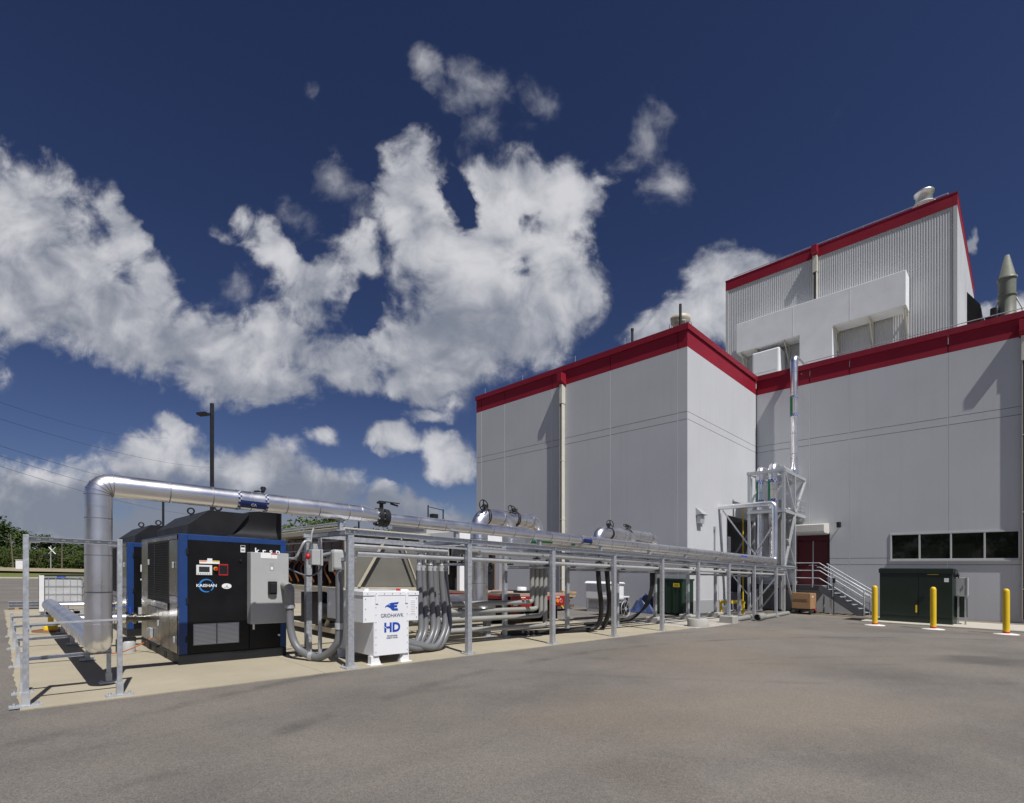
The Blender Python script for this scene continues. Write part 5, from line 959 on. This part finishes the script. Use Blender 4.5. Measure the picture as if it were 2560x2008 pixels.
o = MB(); o.bar((24.6, VC-.1, 4.86), (24.85, VC-1.6, 2.6), .06); o.bar((24.2, VC-.05, 2.6), (24.2, VC-1.4, .9), .03); tag(o.build('pipe_brace', 'galv'), 'slanting steel brace under the silver pipe end at the bright wall', 'brace')
# ================================================================ LANDING AND STAIRS
s = thing('entrance_stairs', (27.6, 7, 0), 'galvanized landing and steel stairs with triple handrails at the red doors', 'stairs')
A_, B2, LV, LH, EV = 27.6, 28.95, 6.97, 1.37, 5.14
o = MB(); o.box((A_+.05, LV, LH-.04), (UR-.02, VC-.05, LH)); o.build('landing', 'galv', s)
o = MB(); o.chan((A_, LV-.05, 1.235), (A_, VC-.05, 1.235), .07, .27, flip=-1); o.bar((A_-.03, LV+.02, 1.12), (A_-.03, VC-.05, 1.12), .02, .02); o.build('fascia', 'dark_steel', s)
for u, nm in ((A_, 'stringer'), (B2, 'stringer')):
    o = MB(); o.prism([(LV, LH), (LV, LH-.27), (EV+.27, .0), (EV-.02, .0), (EV-.02, .19), (LV-.12, LH)], 'U', u-.03, u+.005); o.build('stringer', 'dark_steel', s)
n = 8
for i in range(n-1):
    h = LH-(i+1)*LH/n; v = LV-.12-i*.232
    o = MB(); o.box((A_+.006, v-.25, h-.035), (B2-.031, v, h)); o.build('tread', 'galv', s, bevel=.004)
def rail(u, top, posts, l0):
    o = MB(); sl = (LH-.12)/(LV-EV)
    for d in (0, .36, .72): o.path(bend([(u, l0, LH+top-d), (u, LV-.02, LH+top-d), (u, EV-.0, .15+top-d)], .1, 4), .021, 8)
    for v in posts:
        h = LH-max(0, (LV-v))*sl*1.03; o.cyl((u, v, h-.1), (u, v, h+top), .023, n=8)
    o.build('handrail', 'galv_pale', s)
rail(A_-.02, 1.06, (9.6, 8.3, 7.24, 6.39, 5.17), VC-.2)
rail(B2-.02, 1.06, (6.9, 6.2, 5.2), LV)
o = MB(); o.path(bend([(A_+.06, LV+.1, LH+.86), (A_+.06, LV-.02, LH+.86), (A_+.06, EV-.2, .95)], .1, 4), .02, 8); o.path(bend([(B2-.1, LV+.1, LH+.86), (B2-.1, LV-.02, LH+.86), (B2-.1, EV-.2, .95), (B2-.1, EV-.2, .6)], .1, 4), .02, 8); o.build('handrail', 'galv_pale', s)
o = MB(); [o.bar((A_+.05, v, 0), (A_+.05, v, 1.1), .07) for v in (6.5, 8.1, 9.8)]; [o.bar((B2, v, 0), (B2, v, 1.1), .07) for v in (7.1,)]; o.build('support_leg', 'galv', s)
o = MB(); o.cyl((27.35, 6.3, .0), (27.35, 6.3, 1.55), .022, n=8); o.box((27.3, 6.24, 1.5), (27.4, 6.34, 1.72)); tag(o.build('hydrant_post', 'black_iron'), 'slim dark post standing in front of the stair stringer', 'post')
t = thing('cardboard_box', (26.8, 7.1, .22), 'big brown cardboard box on a red hand cart under the landing', 'box'); o = MB(); o.box((26.62, 7.08, .26), (27.55, 7.86, .99)); o.box((26.615, 7.075, .60), (27.555, 7.865, .607)); o.box((26.61, 7.2, .62), (26.619, 7.8, .72), mi=1); o.build('carton', ['cardboard', 'brown'], t, bevel=.006)
o = MB(); o.prism([(26.9, .80), (27.1, .80), (27.06, .85), (26.94, .85)], 'V', 7.070, 7.079); o.build('hand_hole', 'white_mark', t)
t = thing('hand_cart', (26.8, 7.1, 0), 'low red hand cart carrying the cardboard box', 'cart'); o = MB(); o.box((26.6, 7.06, .2), (27.6, 7.88, .255)); o.build('deck', 'black_satin', t); o = MB(); o.box((27.1, 7.0, .19), (27.35, 7.055, .262)); o.build('bumper', 'red_bright', t)
for u, v in ((26.65, 7.1), (27.45, 7.1), (26.65, 7.75), (27.45, 7.75)): o = MB(); o.cyl((u, v-.04, .09), (u, v+.04, .09), .09, n=16); o.build('wheel', 'rubber', t)
# ================================================================ BOLLARDS, TRANSFORMER
b = thing('bollard', (0, 0, 0), 'yellow bollard by the stair foot, leftmost of the row', 'bollard', 'yellow bollards before the green transformer', slope=False); ORG[b.name] = Vector((0, 0, 0))
MB().lathe((0, 0, 0), [(.085, .07), (.085, 1.34), (.078, 1.39), (.055, 1.425), (.02, 1.44), (.001, 1.441)], n=24).build('post', 'yellow_paint', b, slope=False)
MB().lathe((0, 0, 0), [(.09, .0), (.09, .085), (.086, .09)], n=24).build('base_ring', 'red_bright', b, slope=False)
MB().lathe((0, 0, 0), [(.34, -.02), (.30, .012), (.1, .035)], n=24).build('footing', 'white_footing', b, slope=False)
b.location = (22.45, 3.88, zg(22.45)); dup(b, (22.5, 2.24, 0), 'yellow bollard in front of the green transformer doors, middle of the row'); dup(b, (22.5, .45, 0), 'yellow bollard standing alone, rightmost of the row')
o = MB(); o.box((23.72, -9, -.05), (27.2, 4.55, .075)); struct(o.build('kerb_slab', 'kerb_stone', bevel=.02))
t = thing('pad_transformer', (24.4, 3, .08), 'large dark green pad mounted transformer cabinet behind the bollards', 'transformer')
x0, x1, y0, y1 = 24.4, 26.1, 1.87, 4.08
o = MB(); o.box((x0+.02, y0+.015, .08), (x1, y1-.015, .30)); o.build('plinth', 'green_paint', t, bevel=.005)
o = MB(); o.box((x0+.03, y0+.02, .30), (x1, y1-.02, 1.93)); o.build('cabinet', 'green_paint', t, bevel=.005)
ym = 2.87
for a, c in ((y0+.02, ym-.012), (ym+.012, y1-.02)):
    o = MB(); o.box((x0+.004, a, .31), (x0+.029, c, 1.925)); d = o.build('door', 'green_paint', t, bevel=.006)
    if c < ym:
        q = MB(); q.box((x0-.04, ym-.22, 1.05), (x0+.003, ym-.08, 1.10)); q.build('handle', 'black_iron', d); q = MB(); q.box((x0+.0015, y0+.12, 1.62), (x0+.0035, y0+.25, 1.76)); q.box((x0+.0005, y0+.12, 1.70), (x0+.001, y0+.25, 1.76)); q.build('data_sticker', 'white_mark', d)
        q = MB(); q.box((x0+.0, 2.28, 1.88), (x0+.0035, 2.6, 1.90)); q.build('sticker', 'yellow_mark', d)
    else:
        q = MB(); q.box((x0+.0015, ym+.03, .46), (x0+.0035, ym+.08, .74)); q.build('sticker', 'yellow_mark', d)
o = MB(); o.box((x0-.02, y0-.01, 1.931), (x1+.02, y1+.01, 2.10)); o.prism([(x0-.02, 2.101), (x1+.02, 2.101), (x1-.1, 2.13), (x0+.1, 2.13)], 'V', y0+.02, y1-.02); o.build('lid', 'green_paint', t, bevel=.008)
o = MB(); [o.box((25.25+i*.14, y0-.30, .35), (25.28+i*.14, y0+.018, 1.1)) for i in range(5)]; o.box((25.23, y0-.31, .33), (25.9, y0+.01, .36)); o.build('cooling_fin', 'green_paint', t)
o = MB(); o.cyl((24.8, y0-.1, 1.87), (24.8, y0+.01, 1.87), .07); o.torus((24.8, y0-.12, 1.87), (0, 1, 0), .09, .018); o.bar((24.75, y0-.02, 1.75), (24.75, y0-.02, 2.1), .03); o.build('valve', 'black_iron', t)
t = thing('meter_cabinet', (25.1, 1.65, .08), 'pale grey meter cabinet beside the right end of the green transformer', 'cabinet'); o = MB(); o.box((25.0, 1.50, 1.14), (25.2, 1.84, 1.80)); m_ = o.build('box', 'grey_paint', t, bevel=.01); o = MB(); o.box((24.985, 1.52, 1.05), (24.998, 1.54, 1.84)); o.bar((24.985, 1.62, 1.42), (24.985, 1.62, 1.54), .018); o.build('handle', 'galv', m_); o = MB(); [o.bar((25.1, v, .08), (25.1, v, 1.14), .05) for v in (1.58, 1.78)]; o.build('leg', 'galv', t)
# ================================================================ LOOSE THINGS ON THE YARD
def gpipe(name, p, q, r, label, r2=None):
    o = MB(); d = (Vector(q)-Vector(p)); k = 4; pts = [Vector(p)+d*i/k for i in range(k+1)]; pts_in = [x for x in reversed(pts)]
    rr = r if r2 is None else r2; o.path(pts, r, 20, r2=rr, caps=False); o.path(pts_in, rr*.88, 20, r2=r*.88, caps=False)
    n = 20; a = d.normalized().cross(Vector((0, 0, 1))).normalized(); c = d.normalized().cross(a)
    for e, R in ((Vector(p), r), (Vector(q), rr)):
        V = [e+(a*cos(2*pi*i/n)+c*sin(2*pi*i/n))*R*s_ for s_ in (1, .88) for i in range(n)]; o.add(V, [(i, (i+1) % n, n+(i+1) % n, n+i) for i in range(n)])
    return tag(o.build(name, 'pvc_pale'), label, 'pipe', 'loose grey pipes on the yard')
gpipe('loose_pipe', (18.3, 7.42, .095), (21.4, 7.7, .095), .095, 'loose grey pipe on the ground with its open end beside the square pier')
gpipe('loose_pipe', (20.1, 7.12, .135), (21.2, 7.3, .135), .135, 'short wide grey pipe socket lying open towards the yard')
gpipe('loose_pipe', (21.22, 7.3, .09), (25.6, 7.72, .08), .085, 'long thin grey pipe lying from the wide socket to the steel tower')
t = thing('guard_rail', (23.6, 9.3, 0), 'low yellow steel guard rail standing behind the rack posts', 'guard rail'); o = MB()
for p in ((22.9, 9.68), (23.75, 9.02)): o = MB(); o.bar((p[0], p[1], 0), (p[0], p[1], .52), .09); o.build('post', 'yellow_paint', t)
o = MB(); o.bar((22.85, 9.72, .54), (23.8, 8.98, .54), .10, .12); o.build('rail', 'yellow_paint', t); o = MB(); o.box((23.2, 9.5, 0), (23.5, 9.8, .35)); tag(o.build('ground_valve', 'white_plastic', bevel=.05), 'small white valve box behind the yellow guard rail', 'valve box')
t = thing('waste_skip', (20.4, 10.7, 0), 'dark green metal skip with yellow sign standing against the grey wall', 'skip'); o = MB(); o.prism([(10.02, .06), (11.3, .06), (11.45, 1.56), (10.02, 1.50)], 'U', 20.0, 20.95); o.build('body', 'green_dull', t, bevel=.02)
o = MB(); [o.box((19.97, 10.05+i*.35, .1), (19.999, 10.1+i*.35, 1.45)) for i in range(4)]; o.box((19.96, 10.0, 1.46), (21.0, 11.5, 1.53)); o.build('rib', 'green_dull', t); o = MB(); o.box((19.962, 10.16, 1.18), (19.9685, 10.44, 1.34)); o.box((19.9605, 10.2, 1.22), (19.9615, 10.4, 1.24), mi=1); o.box((19.9605, 10.2, 1.27), (19.9615, 10.4, 1.29), mi=1); o.build('sign', ['yellow_mark', 'black_satin'], t); o = MB(); [o.cyl((20.1+i*.7, 10.0, .06), (20.1+i*.7, 10.08, .06), .08) for i in range(2)]; o.build('wheel', 'rubber', t)
def tote(u, v, label, wrapped=False, w=1.0, d=1.2, gp='caged liquid totes'):
    t = thing('liquid_tote', (u, v, 0), label, 'tote', gp); H0, H1 = .15, 1.12
    o = MB(); o.box((u+.03, v+.03, H0+.02), (u+w-.03, v+d-.03, H1)); o.build('tank', 'tote_plastic', t, bevel=.06, seg=3); o = MB(); k = 6
    for i in range(k+1): [o.bar((u+w*i/k, y, H0), (u+w*i/k, y, H1+.02), .011) for y in (v, v+d)]; [o.bar((x, v+d*i/k, H0), (x, v+d*i/k, H1+.02), .011) for x in (u, u+w)]
    for j in range(5): h = H0+.02+j*(H1-H0)/4; o.bar((u, v, h), (u+w, v, h), .011); o.bar((u, v+d, h), (u+w, v+d, h), .011); o.bar((u, v, h), (u, v+d, h), .011); o.bar((u+w, v, h), (u+w, v+d, h), .011)
    o.build('cage', 'galv', t); o = MB(); o.box((u, v, .11), (u+w, v+d, H0)); [o.box((u+x, v, 0), (u+x+.1, v+d, .11)) for x in (0, w/2-.05, w-.1)]; o.build('pallet', 'galv', t)
    o = MB(); o.cyl((u+w/2, v+d/2, H1), (u+w/2, v+d/2, H1+.05), .11); o.build('cap', 'blue_mark', t)
    if wrapped: o = MB(); o.box((u-.04, v-.05, .55), (u+w+.05, v+d+.05, 1.25)); o.prism([(u-.12, 1.24), (u+w+.1, 1.22), (u+w, 1.32), (u+.05, 1.34)], 'V', v-.12, v+d+.1); o.build('cover_sheet', 'white_paint', t, bevel=.08, seg=2)
    return t
tote(.92, 20.9, 'caged white liquid tote with corner sheet on the pad at the left'); tote(2.1, 21.0, 'caged white liquid tote mostly hidden behind the riser pipe')
o = MB(); o.bar((.93, 20.85, .12), (.93, 20.85, 1.2), .11, .08); o.bar((.9, 20.9, 1.2), (1.95, 20.9, 1.22), .07, .05, mi=1); tag(o.build('foam_strip', ['white_plastic', 'black_iron']), 'white corner strip and black bar leaning on the left tote', 'strip')
tote(18.5, 12.6, 'caged tote half covered with white sheeting before the grey wall', True)
t = thing('channel_stack', (.3, 24, 0), 'stack of grey steel channels lying on blocks at the far pad corner', 'steel stack')
for i in range(5): o = MB(); o.chan((.25+(i % 3)*.0, 24.0+(i % 3)*.14, .12+(i//3)*.10), (3.2, 24.0+(i % 3)*.14, .12+(i//3)*.1), .1, .09, t=.012); o.build('channel', 'galv', t)
o = MB(); [o.box((u, 23.9, 0), (u+.1, 24.5, .07)) for u in (.4, 1.6, 2.8)]; o.build('block', 'timber', t)
t = thing('pipe_jack', (.85, 15.96, 0), 'yellow jack stand with round plate under the far pipe end', 'jack stand'); MB().lathe((.85, 15.6, .012), [(.32, 0), (.32, .03), (.12, .035)]).build('base_disc', 'rust_brown', t); MB().lathe((.85, 15.6, .045), [(.13, 0), (.12, .12), (.05, .16), (.05, .3)]).build('column', 'yellow_paint', t); o = MB(); o.bar((.6, 15.6, .36), (1.1, 15.6, .36), .1, .05); o.build('saddle', 'galv', t)
t = thing('condensate_drain', (1.55, 11.0, 0), 'small grey condensate drain unit with orange hose beside the first compressor', 'drain unit'); o = MB(); o.lathe((1.62, 11.1, .012), [(.10, 0), (.10, .18), (.085, .2)]); o.build('bowl', 'grey_paint', t); o = MB(); o.box((1.48, 11.05, .2), (1.72, 11.2, .28)); o.cyl((1.5, 11.2, .012), (1.5, 11.2, .24), .05); o.build('body', 'black_satin', t); o = MB(); o.path(spline([(1.25, 10.9, .05), (1.45, 10.8, .06), (1.65, 10.85, .12), (1.85, 10.95, .2), (1.95, 11.0, .26)], 6), .010, 8); o.build('hose', 'hose_orange', t); o = MB(); o.path(spline([(1.7, 11.1, .24), (1.82, 10.9, .25), (1.95, 10.6, .14)], 6), .02, 8); o.build('pipe', 'black_satin', t)
o = MB()
random.seed(3)
bm_pts = []
for i in range(9):
    for j in range(9):
        a, b_ = i/8-.5, j/8-.5; r = max(0, 1-(abs(a)*2)**2.4)*max(0, 1-(abs(b_)*2)**2.4); bm_pts.append((20.4+a*1.25, 12.0+b_*1.4, .02+r*(.62+.25*a-.2*b_+random.uniform(-.2, .22))))
o.add(bm_pts, [(i*9+j, i*9+j+1, i*9+j+10, i*9+j+9) for i in range(8) for j in range(8)]); tag(o.build('tarp_bundle', 'tarp'), 'crumpled blue tarpaulin bundle beside the green skip', 'tarp')
t = thing('timber_pile', (18.3, 15.2, 0), 'pile of yellow brown timber offcuts left of the wrapped tote', 'timber')
for i in range(7): o = MB(); a = random.uniform(-.4, .4); o.bar((17.6+.1*i, 15.0+.1*(i % 3), .28+.09*i), (19.1, 15.3+a, .3+.08*i), .16, .09); o.build('plank', 'timber', t)
o = MB(); o.bar((17.2, 14.8, .15), (19.2, 15.6, .15), .9, .12); o.build('pallet', 'brown', t)
t = thing('pallet_truck', (16.9, 14.5, 0), 'dark hand pallet truck with loop handle in front of the grey wall', 'pallet truck')
o = MB(); o.bar((16.75, 14.7, .35), (16.7, 14.75, 1.35), .05); o.torus((16.7, 14.75, 1.52), (.7, .7, 0), .16, .022); o.bar((16.7, 14.75, 1.35), (16.7, 14.75, 1.66), .03); o.build('handle', 'black_iron', t); o = MB(); o.prism([(14.5, .1), (15, .1), (14.95, .55), (14.6, .45)], 'U', 16.6, 17.1); o.build('pump', 'black_satin', t); o = MB(); [o.box((16.9, v, .08), (18.2, v+.16, .16)) for v in (14.5, 14.85)]; o.build('fork', 'blue_mark', t); o = MB(); o.bar((17.15, 14.6, .6), (17.6, 14.5, .12), .3, .05); o.build('cover', 'yellow_mark', t)
t = thing('hose_reel', (16.45, 10.6, 0), 'black hose reel with white flange near the middle rack post', 'hose reel')
for v in (10.5, 10.95): o = MB(); o.torus((16.45, v, .36), (0, 1, 0), .30, .014, 24, 8); o.cyl((16.45, v-.02, .36), (16.45, v+.02, .36), .07); [o.bar((16.45, v, .36), (16.45+.32*cos(a), v, .36+.32*sin(a)), .012) for a in (0, 1.05, 2.1, 3.14, 4.2, 5.25)]; o.build('flange', 'galv_pale' if v < 10.8 else 'black_iron', t)
MB().cyl((16.45, 10.5, .36), (16.45, 10.95, .36), .22, n=24).build('hose', 'rubber', t)
t = thing('work_bench', (17.4, 11.8, 0), 'low bench with white board and clutter behind the middle rack post', 'bench'); o = MB(); o.box((16.9, 11.5, .72), (18.3, 12.1, .77)); o.build('board', 'white_paint', t); o = MB(); [o.bar((u, v, 0), (u, v, .72), .05) for u in (17.0, 18.2) for v in (11.55, 12.05)]; o.build('leg', 'black_iron', t); o = MB(); o.box((17.2, 11.6, .77), (17.6, 11.9, 1.0)); o.cyl((17.8, 11.8, .77), (17.8, 11.8, 1.05), .1); o.build('tool', 'grey_mark', t)
# ================================================================ LIGHT POLES, WIRES, FAR THINGS
def lamp(u, v, h, w, label, head=(-1, 1), hh=.55):
    t = thing('light_pole', (u, v, 0), label, 'light pole', 'dark light poles of the parking lot'); o = MB(); o.box((u-w/2, v-w/2, 0), (u+w/2, v+w/2, h)); o.build('pole', 'black_satin', t); d = Vector((head[0], head[1], 0)).normalized(); e = h-hh
    o = MB(); p = Vector((u, v, e))+d*w*.6; o.bar(p, p+d*.16, .07); o.bar(p+d*.14+Vector((0, 0, .02)), p+d*.55+Vector((0, 0, -.03)), .34, .10); o.build('lamp_head', 'black_satin', t)
def at(X, Y, D):                                              # helper used while surveying: pixel of the photo and range -> point on the site
    tt = (X-1280)/1286; return D*(1+tt)/2, D*(1-tt)/2, 1.5-(Y-1411)*D/1818.7
def pole_at(X, Ytop, D, w, label, head, hh=.55):
    u, v, z = at(X, Ytop, D); lamp(u, v, z-zg(u), w, label, head, hh)
pole_at(530, 1009, 34, .14, 'tall dark light pole rising just behind the first compressor', (-1, 1), .5)
pole_at(408, 1235, 62, .15, 'thin dark light pole seen under the pipe over the rear compressor', (-1, .3), .6)
pole_at(656, 1222, 62, .14, 'distant light pole whose head shows just above the pipe marker', (-1, .6), .25)
pole_at(897, 1303, 95, .16, 'far light pole with side arm above the tan chiller roof', (-1, 1), .8)
def timber_pole(X, Yt, Yb, D, lean, label, r=.14):
    u, v, z = at(X, Yt, D); o = MB(); o.cyl((u+lean, v, -.1), (u, v, z-zg(u)), r*1.2, r2=r*.8, n=10); o.bar((u-.9, v-.9, z-zg(u)-.5), (u+.9, v+.9, z-zg(u)-.5), .12); t = tag(o.build('utility_pole', 'pole_wood'), label, 'utility pole', 'far wooden utility poles'); return Vector((u, v, z-zg(u)))
p1 = timber_pole(26, 1335, 1420, 190, .6, 'leaning wooden utility pole at the left edge before the trees'); p2 = timber_pole(155, 1345, 1420, 205, 0, 'wooden utility pole behind the tall strut frame')
wires = [((-60, 985), (420, 1095)), ((-60, 1028), (560, 1170)), ((-60, 1095), (560, 1240)), ((-60, 1120), (560, 1268)), ((-60, 1146), (560, 1292))]
wl = ['highest and faintest overhead wire at the left', 'second overhead wire from the top at the left', 'middle overhead wire crossing the low clouds at the left', 'fourth overhead wire running down towards the pipe elbow', 'lowest overhead wire meeting the pipe elbow']
for (a, b_), lb in zip(wires, wl):
    P0 = Vector(at(*a, 70)); P1 = Vector(at(*b_, 170)); o = MB(); pts = [P0+(P1-P0)*i/16-Vector((0, 0, 1.4*4*(i/16)*(1-i/16))) for i in range(17)]; o.path(pts, .016, 6); tag(o.build('overhead_wire', 'black_iron', slope=False), lb, 'wire', 'overhead wires')
u, v, z = at(54, 1424, 150); t = thing('signal_cabinet', (u, v, 0), 'small white signal cabinet before the trees at the left', 'cabinet'); o = MB(); o.box((u-.9, v-.9, 0), (u+.9, v+.9, 2.5)); o.build('box', 'white_plastic', t); o = MB(); o.prism([(u-1, 2.5), (u+1, 2.5), (u+1, 2.62), (u-1, 2.58)], 'V', v-1, v+1); o.build('roof', 'trim', t)
u, v, z = at(127, 1385, 150); t = thing('crossing_signal', (u, v, 0), 'railway crossing signal with crossed white boards before the trees', 'signal'); o = MB(); o.cyl((u, v, 0), (u, v, 5.6), .09); o.box((u-.3, v-.3, 0), (u+.3, v+.3, .5)); o.build('mast', 'galv', t); o = MB(); d = Vector((.707, -.707, 0)); c = Vector((u, v, 4.6))+d*.4-Vector((.1, .1, 0)); o.bar(c-d*.7-Vector((0, 0, .7)), c+d*.7+Vector((0, 0, .7)), .22, .04, up=(0, 0, 1)); o.bar(c-d*.7+Vector((0, 0, .7)), c+d*.7-Vector((0, 0, .7)), .22, .04); o.build('crossboard', 'white_mark', t); o = MB(); o.bar(Vector((u, v, 3.4))-d*1.0, Vector((u, v, 3.4))+d*1.0, .12); [o.cyl(Vector((u, v, 3.4))+d*s_-Vector((.1, .1, 0)), Vector((u, v, 3.4))+d*s_+Vector((.1, .1, 0)), .35) for s_ in (-.9, .9)]; o.build('flasher', 'black_iron', t)
# ================================================================ TREES
def tree_proto(name, seed, h, w, n, leaf, clumps, low=.12):
    rnd = random.Random(seed); root = bpy.data.objects.new(name, None); ORG[root.name] = Vector((0, 0, 0))
    COL.objects.link(root); o = MB(); o.path([(0, 0, -.3), (.05*w, 0, h*.25), (-.02*w, .03*w, h*.55), (0, 0, h*.85)], .3, 8, radii=[h*.026, h*.02, h*.013, h*.004])
    C = []
    for i in range(clumps):
        f = rnd.uniform(low, .95); env = w*.5*(sin(min(1, (f-low+.12)/.45)*pi/2) if f < .45 else cos((f-.45)/.62*pi/2)**.7); a = rnd.uniform(0, 2*pi); d = env*sqrt(rnd.uniform(.1, 1))*.88
        c = Vector((d*cos(a), d*sin(a), h*f)); C.append((c, rnd.uniform(.10, .21)*w)); o.path([(0, 0, h*max(.1, f-.22)), c*.6+Vector((0, 0, h*(f-.1)*.4)), c], .1, 5, radii=[h*.009, h*.006, h*.002])
    o.build('trunk', 'bark', root, slope=False); L = MB()
    for k in range(n):
        c, r = C[rnd.randrange(clumps)]; d = Vector((rnd.gauss(0, 1), rnd.gauss(0, 1), rnd.gauss(0, .8))).normalized(); p = c+d*r*rnd.uniform(.45, 1.08)
        nrm = (d+Vector((rnd.gauss(0, .5), rnd.gauss(0, .5), rnd.gauss(.3, .5)))).normalized(); a = nrm.cross(Vector((rnd.gauss(0, 1), rnd.gauss(0, 1), rnd.gauss(0, 1)))).normalized(); b_ = nrm.cross(a); s_ = leaf*rnd.uniform(.6, 1.35)
        L.add([p+a*s_, p+b_*s_*.55, p-a*s_, p-b_*s_*.55], [(0, 1, 2, 3)])
    L.build('crown', name.split('|')[-1] if '|' in name else {'a': 'leaf_a', 'b': 'leaf_b', 'c': 'leaf_c'}[seed_mat[seed]], root, slope=False)
    return root
seed_mat = {11: 'a', 12: 'b', 13: 'c'}
protos = [tree_proto('tree', 11, 10, 10, 4200, .30, 42, .05), tree_proto('tree', 12, 10, 8.5, 3800, .30, 38, .04), tree_proto('tree', 13, 10, 11, 4000, .28, 44, .10)]
used = [0, 0, 0]
def tree(k, X, D, htop, label, sx=1., group='far trees along the railway'):
    tt = (X-1280)/1286; u, v = D*(1+tt)/2, D*(1-tt)/2; z0 = (.9 if v > 60 else 0)+zg(u); H_ = (1411-htop)*D/1818.7+1.5-z0
    r = protos[k] if not used[k] else copy_tree(protos[k]); used[k] = 1; r.location = (u, v, z0); s_ = H_/9.9; r.scale = (s_*sx, s_*sx, s_); r.rotation_euler.z = random.uniform(0, 6.28); tag(r, label, 'tree', group)
random.seed(21)
T = [(1, -50, 255, 1290, 1.2, 'tallest dark tree at the left edge of the tree line'), (0, 14, 262, 1316, 1.1, 'big dark tree rising behind the leaning utility pole'), (1, 62, 270, 1330, 1.1, 'dark tree showing behind the tall frame left post'), (2, 40, 245, 1368, 1.2, 'low olive tree beside the white signal cabinet'),
     (0, 100, 268, 1343, 1.25, 'rounded tree just right of the tall frame left post'), (2, 92, 248, 1375, 1.3, 'low bright shrubby tree between frame post and crossing signal'), (1, 138, 275, 1349, 1.2, 'dark tree behind the crossing signal'), (2, 150, 246, 1372, 1.2, 'yellow green tree right of the crossing signal'),
     (0, 175, 280, 1358, 1.2, 'rounded green tree halfway to the riser pipe'), (1, 208, 285, 1356, 1.2, 'dark tree beside the left edge of the riser pipe'), (2, 190, 250, 1376, 1.2, 'low olive tree before the riser pipe'), (0, 236, 285, 1355, 1.2, 'tree hidden behind the riser pipe'), (1, 280, 288, 1355, 1.2, 'tree between the riser pipe and the right frame post'), (2, 262, 255, 1375, 1.2, 'low tree between riser pipe and rear compressor'),
     (0, -110, 250, 1285, 1.2, 'tree outside the left picture edge'), (2, -10, 243, 1372, 1.2, 'low olive tree at the very left edge')]
for (k, X, D, ht, sx, lb) in T: tree(k, X, D, ht, lb, sx)
for (k, X, D, ht, sx, lb) in [(2, 765, 118, 1296, 1.0, 'leafy tree top showing above the copper tubed chiller end'), (0, 815, 122, 1300, 1.0, 'darker tree top beside the leafy one above the chiller'), (2, 985, 150, 1319, 1.1, 'flat green tree top showing under the long pipe'), (0, 1035, 155, 1322, 1.1, 'right hand green tree top under the long pipe near the building')]: tree(k, X, D, ht, lb, sx, 'trees beyond the parking lot')
for i, (u, v, h, k, lb) in enumerate([(-38, 1, 9, 0, 'tree behind the viewer mirrored in the right window'), (-42, 8, 7.5, 2, 'tree behind the viewer mirrored in the third window pane'), (-40, 15, 10, 0, 'tree behind the viewer mirrored in the second window pane'), (-46, 24, 7, 1, 'tree behind the viewer mirrored in the first window pane'), (-44, -8, 11, 1, 'tree behind the viewer right of the mirrored row')]):
    r = copy_tree(protos[k]); r.location = (u, v, zg(u)); s_ = h/9.9; r.scale = (s_, s_, s_); tag(r, lb, 'tree', 'trees mirrored in the window')
